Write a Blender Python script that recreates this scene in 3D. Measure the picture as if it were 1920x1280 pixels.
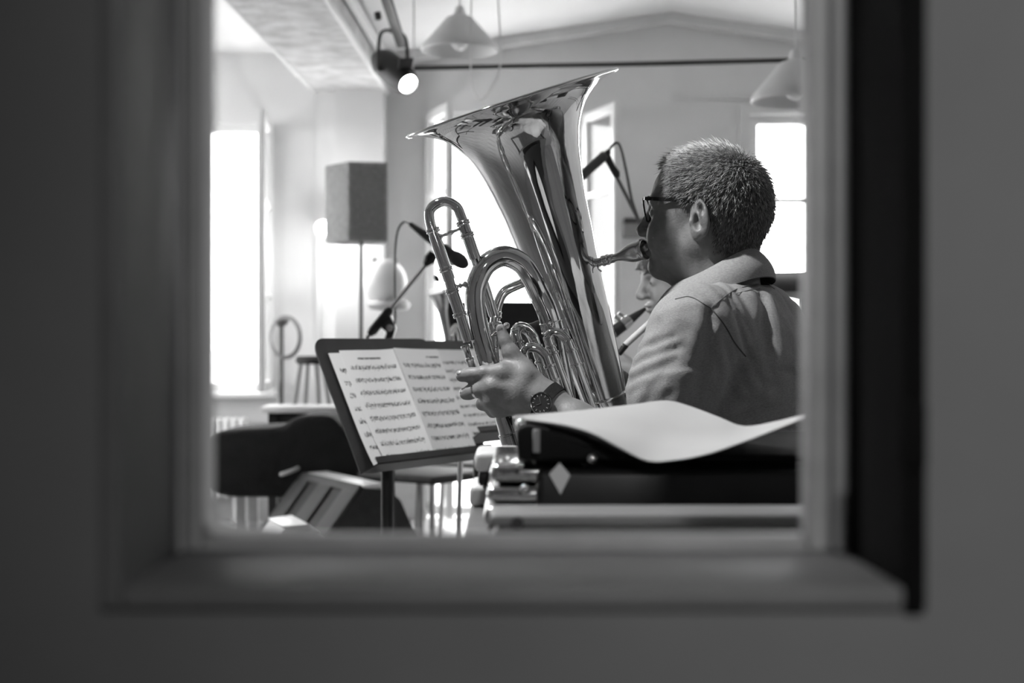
import bpy, bmesh, math, random
import numpy as np
from mathutils import Vector, Matrix
from mathutils.bvhtree import BVHTree

for o in list(bpy.data.objects):
    bpy.data.objects.remove(o, do_unlink=True)
SC = bpy.context.scene
COL = SC.collection

# ------------------------------------------------------------------ camera, world, lights, exposure
CAM_Z = 1.0
FPX = 2666.7                      # focal length in pixels of the 1920 px wide frame (50 mm lens)
cam_d = bpy.data.cameras.new('camera')
cam_d.lens = 50.0
cam_d.sensor_width = 36.0
cam_d.clip_start = 0.05
cam_d.dof.use_dof = True
cam_d.dof.focus_distance = 2.5
cam_d.dof.aperture_fstop = 3.8
cam = bpy.data.objects.new('camera', cam_d)
cam.location = (0, 0, CAM_Z)
cam.rotation_euler = (math.pi / 2, 0, 0)
COL.objects.link(cam)
SC.camera = cam

world = bpy.data.worlds.new('overcast_sky')
SC.world = world
world.use_nodes = True
bgn = world.node_tree.nodes['Background']
bgn.inputs[0].default_value = (1, 1, 1, 1)
bgn.inputs[1].default_value = 9.0

SC.view_settings.view_transform = 'Standard'
SC.view_settings.look = 'None'
SC.view_settings.gamma = 1.0
SC.view_settings.use_curve_mapping = False
SC.view_settings.exposure = 0.25
SC.cycles.max_bounces = 6
SC.cycles.diffuse_bounces = 3
SC.cycles.glossy_bounces = 4
SC.cycles.use_adaptive_sampling = True
SC.cycles.adaptive_threshold = 0.04
SC.cycles.transparent_max_bounces = 12
SC.cycles.sample_clamp_indirect = 6.0
SC.cycles.caustics_reflective = False
SC.cycles.caustics_refractive = False
SC.cycles.use_denoising = True

def lamp(name, kind, loc, target, energy, **kw):
    d = bpy.data.lights.new(name, kind)
    d.energy = energy
    for k, v in kw.items():
        setattr(d, k, v)
    o = bpy.data.objects.new(name, d)
    o.location = loc
    v = Vector(target) - Vector(loc)
    o.rotation_euler = v.to_track_quat('-Z', 'Y').to_euler()
    COL.objects.link(o)
    return o

def portal(name, loc, target, sx, sy):
    o = lamp(name, 'AREA', loc, target, 1.0, shape='RECTANGLE', size=sx, size_y=sy)
    o.data.cycles.is_portal = True
    return o

# daylight enters through the windows of the back and the left wall
portal('portal_back_left', (-1.75, 8.32, 1.47), (-1.75, 0, 1.47), 0.84, 1.56)
portal('portal_french', (-0.10, 8.32, 1.15), (-0.10, 0, 1.15), 0.86, 2.34)
portal('portal_back_right', (1.95, 8.32, 1.50), (1.95, 0, 1.50), 1.26, 1.56)
portal('portal_left', (-3.62, 6.40, 1.45), (0, 6.40, 1.45), 1.9, 1.7)
# a dim ceiling lamp in the corridor the picture is taken from
lamp('corridor_lamp', 'SPOT', (0.25, -0.75, 1.70), (0.72, 0.75, 0.98), 44.0, spot_size=1.5, spot_blend=1.0, shadow_soft_size=0.06)

def at(px, py, Y):
    return Vector(((px - 960.0) / FPX * Y, Y, CAM_Z + (640.0 - py) / FPX * Y))

# ------------------------------------------------------------------ materials
MATS = {}
def mat(name, v, rough=0.6, metal=0.0, var=0.06, scale=12.0, bump=0.0, bscale=None, spec=None, stretch=None, coat=0.0):
    if name in MATS:
        return MATS[name]
    m = bpy.data.materials.new(name)
    m.use_nodes = True
    nt = m.node_tree
    b = nt.nodes['Principled BSDF']
    tc = nt.nodes.new('ShaderNodeTexCoord')
    mp = nt.nodes.new('ShaderNodeMapping')
    nt.links.new(tc.outputs['Object'], mp.inputs[0])
    if stretch:
        mp.inputs['Scale'].default_value = stretch
    n = nt.nodes.new('ShaderNodeTexNoise')
    n.inputs['Scale'].default_value = scale
    n.inputs['Detail'].default_value = 5
    nt.links.new(mp.outputs[0], n.inputs['Vector'])
    r = nt.nodes.new('ShaderNodeValToRGB')
    lo, hi = max(v * (1 - var), 0), min(v * (1 + var), 1)
    r.color_ramp.elements[0].position = 0.3
    r.color_ramp.elements[1].position = 0.7
    r.color_ramp.elements[0].color = (lo, lo, lo, 1)
    r.color_ramp.elements[1].color = (hi, hi, hi, 1)
    nt.links.new(n.outputs[0], r.inputs[0])
    nt.links.new(r.outputs[0], b.inputs['Base Color'])
    b.inputs['Roughness'].default_value = rough
    b.inputs['Metallic'].default_value = metal
    if spec is not None:
        b.inputs['Specular IOR Level'].default_value = spec
    if coat:
        b.inputs['Coat Weight'].default_value = coat
    if bump:
        n2 = nt.nodes.new('ShaderNodeTexNoise')
        n2.inputs['Scale'].default_value = bscale or scale * 4
        n2.inputs['Detail'].default_value = 6
        nt.links.new(mp.outputs[0], n2.inputs['Vector'])
        bp = nt.nodes.new('ShaderNodeBump')
        bp.inputs['Strength'].default_value = bump
        bp.inputs['Distance'].default_value = 0.01
        nt.links.new(n2.outputs[0], bp.inputs['Height'])
        nt.links.new(bp.outputs[0], b.inputs['Normal'])
    MATS[name] = m
    return m

def emit(name, strength, v=1.0):
    m = bpy.data.materials.new(name)
    m.use_nodes = True
    b = m.node_tree.nodes['Principled BSDF']
    b.inputs['Base Color'].default_value = (v, v, v, 1)
    b.inputs['Emission Color'].default_value = (1, 1, 1, 1)
    b.inputs['Emission Strength'].default_value = strength
    m.cycles.emission_sampling = 'NONE'
    return m

def glass_mat(name, reflect=0.06, dirt=0.0):
    m = bpy.data.materials.new(name)
    m.use_nodes = True
    nt = m.node_tree
    for n in list(nt.nodes):
        nt.nodes.remove(n)
    out = nt.nodes.new('ShaderNodeOutputMaterial')
    tr = nt.nodes.new('ShaderNodeBsdfTransparent')
    gl = nt.nodes.new('ShaderNodeBsdfGlossy')
    gl.inputs['Roughness'].default_value = 0.02
    mx = nt.nodes.new('ShaderNodeMixShader')
    mx.inputs[0].default_value = reflect
    nt.links.new(tr.outputs[0], mx.inputs[1])
    nt.links.new(gl.outputs[0], mx.inputs[2])
    nt.links.new(mx.outputs[0], out.inputs[0])
    return m

def math_node(nt, op, a, b=None, c=None):
    n = nt.nodes.new('ShaderNodeMath')
    n.operation = op
    for i, x in enumerate((a, b, c)):
        if x is None:
            continue
        if isinstance(x, (int, float)):
            n.inputs[i].default_value = x
        else:
            nt.links.new(x, n.inputs[i])
    return n.outputs[0]

def page_mat(name, rows, title, seed, paper=0.84, top=0.10):
    """printed music: rows of staves with note clusters, all flat print on the paper"""
    m = bpy.data.materials.new(name)
    m.use_nodes = True
    nt = m.node_tree
    b = nt.nodes['Principled BSDF']
    b.inputs['Roughness'].default_value = 0.75
    uv = nt.nodes.new('ShaderNodeUVMap')
    sp = nt.nodes.new('ShaderNodeSeparateXYZ')
    nt.links.new(uv.outputs[0], sp.inputs[0])
    u, v = sp.outputs[0], sp.outputs[1]
    M = lambda op, a, b=None, c=None: math_node(nt, op, a, b, c)
    vv = M('MULTIPLY', M('SUBTRACT', v, top), rows / (1 - top - 0.02))
    row = M('FLOOR', vv)
    fr = M('SUBTRACT', vv, row)
    dist = M('ABSOLUTE', M('SUBTRACT', fr, 0.5))
    inband = M('LESS_THAN', dist, 0.15)
    wide = M('LESS_THAN', dist, 0.27)
    lines = M('LESS_THAN', M('ABSOLUTE', M('SUBTRACT', M('FRACT', M('MULTIPLY', dist, 14.0)), 0.5)), 0.12)
    mu = M('MULTIPLY', M('GREATER_THAN', u, 0.09), M('LESS_THAN', u, 0.94))
    mv = M('GREATER_THAN', v, top)
    mask = M('MULTIPLY', mu, mv)
    cmb = nt.nodes.new('ShaderNodeCombineXYZ')
    nt.links.new(M('MULTIPLY', u, 55.0), cmb.inputs[0])
    nt.links.new(M('ADD', M('MULTIPLY', row, 7.31), M('MULTIPLY', fr, 6.0)), cmb.inputs[1])
    cmb.inputs[2].default_value = seed
    nz = nt.nodes.new('ShaderNodeTexNoise')
    nz.inputs['Scale'].default_value = 1.0
    nz.inputs['Detail'].default_value = 2
    nt.links.new(cmb.outputs[0], nz.inputs['Vector'])
    notes = M('MULTIPLY', M('GREATER_THAN', nz.outputs[0], 0.50), inband)
    notes2 = M('MULTIPLY', M('GREATER_THAN', nz.outputs[0], 0.63), wide)
    ink = M('MAXIMUM', M('MAXIMUM', notes, notes2), M('MULTIPLY', M('MULTIPLY', lines, inband), 0.55))
    ink = M('MULTIPLY', ink, mask)
    if title:
        t0, t1 = title
        tb = M('MULTIPLY', M('MULTIPLY', M('GREATER_THAN', u, t0), M('LESS_THAN', u, t1)),
               M('LESS_THAN', M('ABSOLUTE', M('SUBTRACT', v, 0.075)), 0.008))
        ink = M('MAXIMUM', ink, M('MULTIPLY', tb, M('GREATER_THAN', nz.outputs[0], 0.40)))
    mx = nt.nodes.new('ShaderNodeMix')
    mx.data_type = 'RGBA'
    nt.links.new(M('MULTIPLY', ink, 0.93), mx.inputs[0])
    mx.inputs[6].default_value = (paper, paper, paper, 1)
    mx.inputs[7].default_value = (0.03, 0.03, 0.03, 1)
    nt.links.new(mx.outputs[2], b.inputs['Base Color'])
    return m

# ------------------------------------------------------------------ geometry helpers
class MB:
    def __init__(s):
        s.v = []; s.f = []; s.uv = None
    def add(s, V, F):
        n = len(s.v)
        s.v.extend([tuple(p) for p in V])
        s.f.extend([tuple(i + n for i in f) for f in F])
        return s
    def box(s, lo, hi):
        x0, y0, z0 = lo; x1, y1, z1 = hi
        V = [(x0,y0,z0),(x1,y0,z0),(x1,y1,z0),(x0,y1,z0),(x0,y0,z1),(x1,y0,z1),(x1,y1,z1),(x0,y1,z1)]
        return s.add(V, [(0,3,2,1),(4,5,6,7),(0,1,5,4),(1,2,6,5),(2,3,7,6),(3,0,4,7)])
    def bm(s, bm):
        bm.verts.ensure_lookup_table(); bm.verts.index_update()
        s.add([v.co for v in bm.verts], [tuple(v.index for v in f.verts) for f in bm.faces])
        bm.free(); return s
    def rbox(s, c, size, bev=0.01, seg=3, M=None):
        b = bmesh.new()
        bmesh.ops.create_cube(b, size=1.0)
        for v in b.verts:
            v.co = Vector((v.co.x * size[0], v.co.y * size[1], v.co.z * size[2]))
        if bev > 0:
            bmesh.ops.bevel(b, geom=list(b.edges), offset=min(bev, min(size) * 0.49), segments=seg, profile=0.5, affect='EDGES')
        for v in b.verts:
            v.co = (M @ v.co if M is not None else v.co) + Vector(c)
        return s.bm(b)
    def bar(s, a, b, w, t, up=(0, 0, 1), bev=0.0):
        """box along a->b, w across, t along up"""
        a = Vector(a); b = Vector(b)
        d = (b - a); L = d.length; d.normalize()
        sd = d.cross(Vector(up)).normalized(); u2 = sd.cross(d)
        M = Matrix((d, sd, u2)).transposed()
        return s.rbox((a + b) / 2, (L, w, t), bev, 2, M)
    def prism(s, poly, ext, bev=0.0, seg=3):
        b = bmesh.new()
        vs = [b.verts.new(Vector(p)) for p in poly]
        f = b.faces.new(vs)
        r = bmesh.ops.extrude_face_region(b, geom=[f])
        bmesh.ops.translate(b, vec=Vector(ext), verts=[x for x in r['geom'] if isinstance(x, bmesh.types.BMVert)])
        bmesh.ops.recalc_face_normals(b, faces=list(b.faces))
        if bev > 0:
            bmesh.ops.bevel(b, geom=list(b.edges), offset=bev, segments=seg, profile=0.5, affect='EDGES')
        return s.bm(b)
    def tube(s, pts, r, seg=16, caps=True, closed=False):
        P = [Vector(p) for p in pts]
        n = len(P)
        R = list(r) if hasattr(r, '__len__') else [r] * n
        T = []
        for i in range(n):
            if closed:
                t = P[(i + 1) % n] - P[i - 1]
            else:
                t = P[min(i + 1, n - 1)] - P[max(i - 1, 0)]
            T.append(t.normalized())
        ref = Vector((0, 1, 0)) if abs(T[0].y) < 0.9 else Vector((1, 0, 0))
        N = (ref - T[0] * ref.dot(T[0])).normalized()
        V = []; F = []
        for i in range(n):
            N = (N - T[i] * N.dot(T[i])).normalized()
            B = T[i].cross(N)
            for k in range(seg):
                a = 2 * math.pi * k / seg
                V.append(P[i] + (N * math.cos(a) + B * math.sin(a)) * R[i])
        m = n if closed else n - 1
        for i in range(m):
            j = (i + 1) % n
            for k in range(seg):
                k2 = (k + 1) % seg
                F.append((i * seg + k, i * seg + k2, j * seg + k2, j * seg + k))
        if caps and not closed:
            F.append(tuple(range(seg - 1, -1, -1)))
            F.append(tuple((n - 1) * seg + k for k in range(seg)))
        return s.add(V, F)
    def lathe(s, prof, o, d, seg=32, close=False):
        """prof: (radius, distance along d)"""
        o = Vector(o); d = Vector(d).normalized()
        ref = Vector((0, 1, 0)) if abs(d.y) < 0.9 else Vector((1, 0, 0))
        N = (ref - d * ref.dot(d)).normalized(); B = d.cross(N)
        V = []; F = []
        n = len(prof)
        for (r, h) in prof:
            for k in range(seg):
                a = 2 * math.pi * k / seg
                V.append(o + d * h + (N * math.cos(a) + B * math.sin(a)) * max(r, 1e-5))
        for i in range(n if close else n - 1):
            j = (i + 1) % n
            for k in range(seg):
                k2 = (k + 1) % seg
                F.append((i * seg + k, i * seg + k2, j * seg + k2, j * seg + k))
        if not close:
            F.append(tuple(range(seg - 1, -1, -1)))
            F.append(tuple((n - 1) * seg + k for k in range(seg)))
        return s.add(V, F)
    def ellipsoid(s, c, r, seg=20, rings=12, M=None):
        V = []; F = []
        for i in range(rings + 1):
            t = math.pi * i / rings
            for k in range(seg):
                a = 2 * math.pi * k / seg
                p = Vector((r[0] * math.sin(t) * math.cos(a), r[1] * math.sin(t) * math.sin(a), r[2] * math.cos(t)))
                if M is not None:
                    p = M @ p
                V.append(p + Vector(c))
        for i in range(rings):
            for k in range(seg):
                k2 = (k + 1) % seg
                F.append((i * seg + k, (i + 1) * seg + k, (i + 1) * seg + k2, i * seg + k2))
        return s.add(V, F)
    def sheet(s, grid, t=0.001, up=None):
        """grid[i][j] of points -> closed thin slab; i down (v), j across (u)"""
        n = len(grid); m = len(grid[0])
        G = [[Vector(p) for p in row] for row in grid]
        V = []; uv = []
        for side in (1, -1):
            for i in range(n):
                for j in range(m):
                    du = G[i][min(j + 1, m - 1)] - G[i][max(j - 1, 0)]
                    dv = G[min(i + 1, n - 1)][j] - G[max(i - 1, 0)][j]
                    nn = dv.cross(du).normalized()
                    V.append(G[i][j] + nn * (t / 2 * side))
                    uv.append((j / (m - 1), i / (n - 1)))
        F = []
        o = n * m
        for i in range(n - 1):
            for j in range(m - 1):
                a, b, c, d = i * m + j, i * m + j + 1, (i + 1) * m + j + 1, (i + 1) * m + j
                F.append((a, d, c, b)); F.append((o + a, o + b, o + c, o + d))
        rim = [j for j in range(m)] + [i * m + m - 1 for i in range(1, n)] + [(n - 1) * m + j for j in range(m - 2, -1, -1)] + [i * m for i in range(n - 2, 0, -1)]
        for k in range(len(rim)):
            a, b = rim[k], rim[(k + 1) % len(rim)]
            F.append((a, b, o + b, o + a))
        s.uv = uv
        return s.add(V, F)

def crom(pts, n=8):
    """Catmull-Rom through 3D points (tuples may carry extra values)"""
    P = [np.array(p, float) for p in pts]
    out = []
    for i in range(len(P) - 1):
        p0 = P[i - 1] if i > 0 else 2 * P[0] - P[1]
        p1, p2 = P[i], P[i + 1]
        p3 = P[i + 2] if i + 2 < len(P) else 2 * P[-1] - P[-2]
        for k in range(n):
            t = k / n
            out.append(0.5 * ((2 * p1) + (-p0 + p2) * t + (2 * p0 - 5 * p1 + 4 * p2 - p3) * t * t + (-p0 + 3 * p1 - 3 * p2 + p3) * t ** 3))
    out.append(P[-1])
    return [tuple(p) for p in out]

def pxpath(pts, n=6):
    """smooth path through (px, py, depth) samples of the place"""
    return crom([tuple(at(*p)) for p in pts], n)

def wl(o):
    v = Vector((0, 0, 0))
    while o is not None:
        v += o.location
        o = o.parent
    return v

def tag(o, label=None, cat=None, group=None, kind=None):
    if label: o['label'] = label
    if cat: o['category'] = cat
    if group: o['group'] = group
    if kind: o['kind'] = kind
    return o

def mk(name, V, F, m, parent=None, smooth=True, ang=40, uv=None, pivot=None):
    V = np.asarray(V, dtype=np.float64).reshape(-1, 3)
    lo, hi = V.min(0), V.max(0)
    org = np.array([(lo[0] + hi[0]) / 2, (lo[1] + hi[1]) / 2, lo[2]]) if pivot is None else np.array(pivot)
    me = bpy.data.meshes.new(name)
    if isinstance(F, np.ndarray):
        nf = len(F)
        me.vertices.add(len(V)); me.vertices.foreach_set('co', (V - org).astype(np.float32).ravel())
        me.loops.add(nf * 4); me.loops.foreach_set('vertex_index', F.astype(np.int32).ravel())
        me.polygons.add(nf)
        me.polygons.foreach_set('loop_start', np.arange(0, nf * 4, 4, dtype=np.int32))
        me.update(calc_edges=True)
        me.validate()
    else:
        me.from_pydata([tuple(p) for p in (V - org)], [], F)
    if uv is not None:
        L = me.uv_layers.new(name='UVMap')
        for lp in me.loops:
            L.data[lp.index].uv = uv[lp.vertex_index]
    if smooth:
        me.polygons.foreach_set('use_smooth', [True] * len(me.polygons))
        if ang is not None:
            me.set_sharp_from_angle(angle=math.radians(ang))
    me.materials.append(m)
    o = bpy.data.objects.new(name, me)
    COL.objects.link(o)
    o.location = Vector(org) - (wl(parent) if parent else Vector((0, 0, 0)))
    if parent:
        o.parent = parent
    return o

def ob(name, mb, m, parent=None, label=None, cat=None, group=None, kind=None, smooth=True, ang=40):
    o = mk(name, mb.v, mb.f, m, parent, smooth, ang, mb.uv)
    return tag(o, label, cat, group, kind)

def thing(name, loc, label, cat, group=None, kind=None):
    e = bpy.data.objects.new(name, None)
    e.empty_display_size = 0.1
    COL.objects.link(e)
    e.location = loc
    return tag(e, label, cat, group, kind)

# ------------------------------------------------------------------ implicit surfaces for bodies and cloth
f32 = np.float32
def A(*x): return np.array(x, dtype=f32)
def s_ell(P, c, r, R=None):
    q = P - A(*c)
    if R is not None:
        q = q @ R
    r = A(*r)
    k0 = np.sqrt(((q / r) ** 2).sum(1))
    k1 = np.sqrt(((q / (r * r)) ** 2).sum(1)) + 1e-9
    return k0 * (k0 - 1) / k1
def s_cone(P, a, b, r1, r2):
    a = A(*a); b = A(*b)
    ba = b - a
    pa = P - a
    t = np.clip(pa @ ba / max(float(ba @ ba), 1e-9), 0, 1)
    d = pa - t[:, None] * ba
    return np.sqrt((d * d).sum(1)) - (r1 + (r2 - r1) * t)
def smin(a, b, k):
    h = np.maximum(k - np.abs(a - b), 0) / k
    return np.minimum(a, b) - h * h * (k * 0.25)
def smax(a, b, k): return -smin(-a, -b, k)
def chain(P, pts, k=0.01):
    """pts: list of (xyz, r)"""
    d = None
    for i in range(len(pts) - 1):
        e = s_cone(P, pts[i][0], pts[i + 1][0], pts[i][1], pts[i + 1][1])
        d = e if d is None else smin(d, e, k)
    return d
def grouped(P, lo, hi, fn, far=0.08):
    """evaluate fn only near its box; elsewhere a safe distance"""
    lo = A(*lo); hi = A(*hi)
    q = np.maximum(np.maximum(lo - P, P - hi), 0)
    dist = np.sqrt((q * q).sum(1))
    out = dist + f32(0.02)
    m = dist < far
    if m.any():
        out[m] = fn(P[m])
    return out

def surface(fn, lo, hi, h):
    lo = np.array(lo, float); hi = np.array(hi, float)
    B = 8
    nb = np.ceil((hi - lo) / (h * B)).astype(int)
    n = nb * B
    cx = [lo[i] + (np.arange(nb[i]) + 0.5) * h * B - h * 0.5 for i in range(3)]
    G = np.stack(np.meshgrid(*cx, indexing='ij'), -1).reshape(-1, 3).astype(f32)
    dc = fn(G)
    V = np.repeat(np.repeat(np.repeat(np.where(dc < 0, -1, 1).astype(f32).reshape(nb), B, 0), B, 1), B, 2)
    act = np.nonzero(np.abs(dc) < h * B * 1.25)[0]
    bi = np.stack(np.unravel_index(act, nb), -1)
    off = np.stack(np.meshgrid(*[np.arange(B)] * 3, indexing='ij'), -1).reshape(-1, 3)
    step = 2000
    for k in range(0, len(bi), step):
        idx = (bi[k:k + step, None, :] * B + off[None]).reshape(-1, 3)
        P = (lo + idx * h).astype(f32)
        V[idx[:, 0], idx[:, 1], idx[:, 2]] = fn(P)
    ins = V < 0
    c = ins[:-1, :-1, :-1]
    sl = [slice(None, -1), slice(1, None)]
    any_ = np.zeros_like(c); all_ = np.ones_like(c)
    for i in (0, 1):
        for j in (0, 1):
            for l in (0, 1):
                q = ins[sl[i], sl[j], sl[l]]
                any_ |= q; all_ &= q
    cells = np.argwhere(any_ & ~all_)
    idm = np.full(c.shape, -1, np.int32)
    idm[cells[:, 0], cells[:, 1], cells[:, 2]] = np.arange(len(cells))
    corner = np.array([(i, j, l) for i in (0, 1) for j in (0, 1) for l in (0, 1)])
    cv = np.stack([V[cells[:, 0] + a, cells[:, 1] + b, cells[:, 2] + d] for a, b, d in corner], 1)
    acc = np.zeros((len(cells), 3)); cnt = np.zeros(len(cells))
    for a in range(8):
        for b in range(a + 1, 8):
            if np.abs(corner[a] - corner[b]).sum() != 1:
                continue
            va, vb = cv[:, a], cv[:, b]
            m = (va < 0) != (vb < 0)
            t = np.where(m, va / np.where(m, va - vb, 1), 0)
            acc += np.where(m[:, None], corner[a] + t[:, None] * (corner[b] - corner[a]), 0)
            cnt += m
    X = (lo + (cells + acc / np.maximum(cnt, 1)[:, None]) * h)
    e = h * 0.5
    for _ in range(2):
        Xf = X.astype(f32)
        d0 = fn(Xf)
        g = np.stack([fn(Xf + A(e, 0, 0)) - d0, fn(Xf + A(0, e, 0)) - d0, fn(Xf + A(0, 0, e)) - d0], 1) / e
        gg = np.maximum((g * g).sum(1), 0.2)
        X = X - np.clip((d0 / gg)[:, None] * g, -h * 0.6, h * 0.6)
    F = []
    for ax in range(3):
        s0 = [slice(1, -1)] * 3; s1 = [slice(1, -1)] * 3
        s0[ax] = slice(0, -1); s1[ax] = slice(1, None)
        a = ins[tuple(s0)]; b = ins[tuple(s1)]
        E = np.argwhere(a != b)
        flip = a[E[:, 0], E[:, 1], E[:, 2]]
        o = np.ones(3, int); o[ax] = 0
        N = E + o
        u, w = [(1, 2), (2, 0), (0, 1)][ax]
        du = np.zeros(3, int); du[u] = 1
        dw = np.zeros(3, int); dw[w] = 1
        q = []
        for dd in (-du - dw, -dw, 0 * du, -du):
            C = N + dd
            q.append(idm[C[:, 0], C[:, 1], C[:, 2]])
        q = np.stack(q, 1)
        q[~flip] = q[~flip][:, ::-1]
        F.append(q)
    F = np.concatenate(F)
    F = F[(F >= 0).all(1)]
    return X, F

def bvh_of(X, F):
    return BVHTree.FromPolygons([tuple(p) for p in X], [tuple(int(i) for i in f) for f in F])
EYE = Vector((0, 0, CAM_Z))
def on_surface(bvh, px, py, lift=0.0):
    d = (at(px, py, 1.0) - EYE).normalized()
    hit = bvh.ray_cast(EYE, d)
    if hit[0] is None:
        return None
    n = hit[1]
    if n.dot(d) > 0: n = -n
    return hit[0] + n * lift
# ------------------------------------------------------------------ shared materials
M_wall = mat('wall_plaster', 0.72, 0.85, var=0.05, scale=3, bump=0.08, bscale=40)
M_front = mat('corridor_paint', 0.20, 0.75, var=0.14, scale=3, bump=0.06, bscale=30)
M_ceil = mat('ceiling_paint', 0.78, 0.9, var=0.03, scale=4, bump=0.05, bscale=30)
M_beam = mat('rough_plaster', 0.55, 0.95, var=0.25, scale=9, bump=0.5, bscale=60)
M_trim = mat('trim_paint', 0.72, 0.5, var=0.05, scale=8)
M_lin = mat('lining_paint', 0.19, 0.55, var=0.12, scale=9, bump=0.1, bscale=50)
M_sash = mat('sash_paint', 0.42, 0.5, var=0.12, scale=14, bump=0.15, bscale=60)
M_wood = mat('pale_floor_wood', 0.42, 0.45, var=0.2, scale=6, bump=0.1, stretch=(8, 0.6, 8))
M_dark = mat('floor_joint', 0.05, 0.9)
M_glass = glass_mat('window_glass', 0.05)
M_black = mat('black_lacquer', 0.018, 0.42, var=0.3, scale=20)
M_matt = mat('matt_black', 0.02, 0.7, var=0.3, scale=25, bump=0.1, bscale=200)
M_rubber = mat('black_rubber', 0.015, 0.8)
M_chrome = mat('chrome', 0.75, 0.12, metal=1.0, var=0.05, scale=5)
M_steel = mat('brushed_steel', 0.55, 0.32, metal=1.0, var=0.1, scale=30)
M_white = mat('white_lacquer', 0.78, 0.4, var=0.03)
M_paper = mat('white_paper', 0.74, 0.8, var=0.03, scale=30)
M_ext = mat('outdoor_render', 0.8, 0.9, var=0.05)

def struct(name, mb, m, parent=None, smooth=False, label=None):
    o = ob(name, mb, m, parent, smooth=smooth)
    if parent is None:
        o['kind'] = 'structure'
    if label: o['label'] = label
    return o

RX0, RX1, RY0, RY1 = -3.4, 3.3, 0.90, 8.0

# floor with planks
fl = struct('floor', MB().box((RX0 - .2, RY0 - .15, -.08), (RX1 + .2, RY1 + .25, -.012)), M_dark, label='pale plank floor of the music room')
pw = 0.145
npl = int((RX1 - RX0) / pw) + 1
first = None
for i in range(npl):
    x = RX0 + (i + .5) * pw
    if first is None:
        first = struct('plank', MB().rbox((x, (RY0 + RY1) / 2, -.006), (pw - .003, RY1 - RY0, .012), .0015, 1), M_wood, fl)
    else:
        c = first.copy(); COL.objects.link(c); c.location.x = first.location.x + i * pw

def wall_with_holes(name, x0, x1, z0, z1, y0, y1, holes, m, swap=False, label=None):
    """holes: (a0, a1, zb, zt) along the wall; swap=True runs the wall along y"""
    mb = MB()
    cuts = sorted(holes)
    def bx(a, b, c, d):
        if b - a > 1e-4 and d - c > 1e-4:
            if swap: mb.box((y0, a, c), (y1, b, d))
            else: mb.box((a, y0, c), (b, y1, d))
    cur = x0
    for (a, b, c, d) in cuts:
        bx(cur, a, z0, z1)
        bx(a, b, z0, c)
        bx(a, b, d, z1)
        cur = b
    bx(cur, x1, z0, z1)
    return struct(name, mb, m, label=label)

W1 = (-2.15, -1.35, .715, 2.23)
FD = (-.48, .42, .0, 2.29)
W3 = (1.335, 2.6, .80, 2.275)
WL = (5.40, 7.40, .60, 2.30)
OPX0, OPX1, OPZ0, OPZ1 = -.2045, .2055, .8715, 1.46
wall_with_holes('wall_back', RX0 - .2, RX1 + .2, -.08, 3.0, RY1, RY1 + .25, [W1, FD, W3], M_wall, label='pale back wall with three bright windows')
wall_with_holes('wall_left', RY0 - .15, RY1, -.08, 3.0, RX0 - .2, RX0, [WL], M_wall, swap=True, label='left wall of the music room')
struct('wall_right', MB().box((RX1, RY0 - .15, -.08), (RX1 + .2, RY1, 3.0)), M_wall, label='right wall of the music room')
wall_with_holes('wall_front', RX0 - .2, RX1 + .2, -.08, 3.0, .75, RY0, [(OPX0 - .012, OPX1 + .012, OPZ0 - .012, OPZ1 + .012)], M_front, label='dark grey corridor wall around the viewing window')

# ceilings
prof = [(RX0, 2.62), (-.70, 2.62), (-.70, 2.60), (.885, 2.83), (RX1, 2.48), (RX1, 3.05), (RX0, 3.05)]
mb = MB().prism([(x, RY0, z) for x, z in prof], (0, RY1 - RY0, 0))
struct('ceiling', mb, M_ceil, label='white low-pitched ceiling')
SHB = .026
mb = MB().prism([(x + SHB * (RY0 - RY1), RY0, z) for x, z in ((-1.095, 2.38), (-.70, 2.38), (-.70, 2.64), (-1.095, 2.64))], (SHB * (RY1 - RY0), RY1 - RY0, 0))
bm_ = struct('trim_1', mb, M_beam, label='rough plastered ceiling beam')
for x in (-1.10, -.695):
    ob('edge_bead', MB().bar((x + SHB * (RY0 + .01 - RY1), RY0 + .01, 2.392), (x, RY1 - .01, 2.392), .02, .03, bev=.006), M_ceil, bm_)
ob('side_board', MB().bar((-.672 + SHB * (RY0 + .01 - RY1), RY0 + .01, 2.52), (-.672, RY1 - .01, 2.52), .03, .06, bev=.006), M_trim, bm_)
mb = MB().box((-.965, 7.76, 0), (-.705, RY1, 2.38)).box((-1.09, 7.9, 0), (-.965, RY1, 2.38))
struct('trim_2', mb, M_wall, label='stepped chimney pilaster carrying the beam')
mb = MB()
for (xa, za, xb, zb) in ((-.66, 2.60, .885, 2.83), (.885, 2.83, RX1, 2.48)):
    mb.prism([(xa, RY1 - .10, za), (xb, RY1 - .10, zb), (xb, RY1 - .10, zb - .05), (xa, RY1 - .10, za - .05)], (0, .10, 0))
struct('trim_3', mb, M_trim, label='pale cornice along the pitched top of the back wall')
struct('trim_4', MB().box((.9, RY1 - .012, 2.36), (RX1, RY1, 2.372)), M_trim, label='thin picture rail on the back wall')
struct('baseboard_back', MB().box((-3.4, RY1 - .02, 0), (-1.09, RY1, .12)).box((-.705, RY1 - .02, 0), (-.48, RY1, .12)).box((.42, RY1 - .02, 0), (RX1, RY1, .12)), M_trim)

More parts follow.
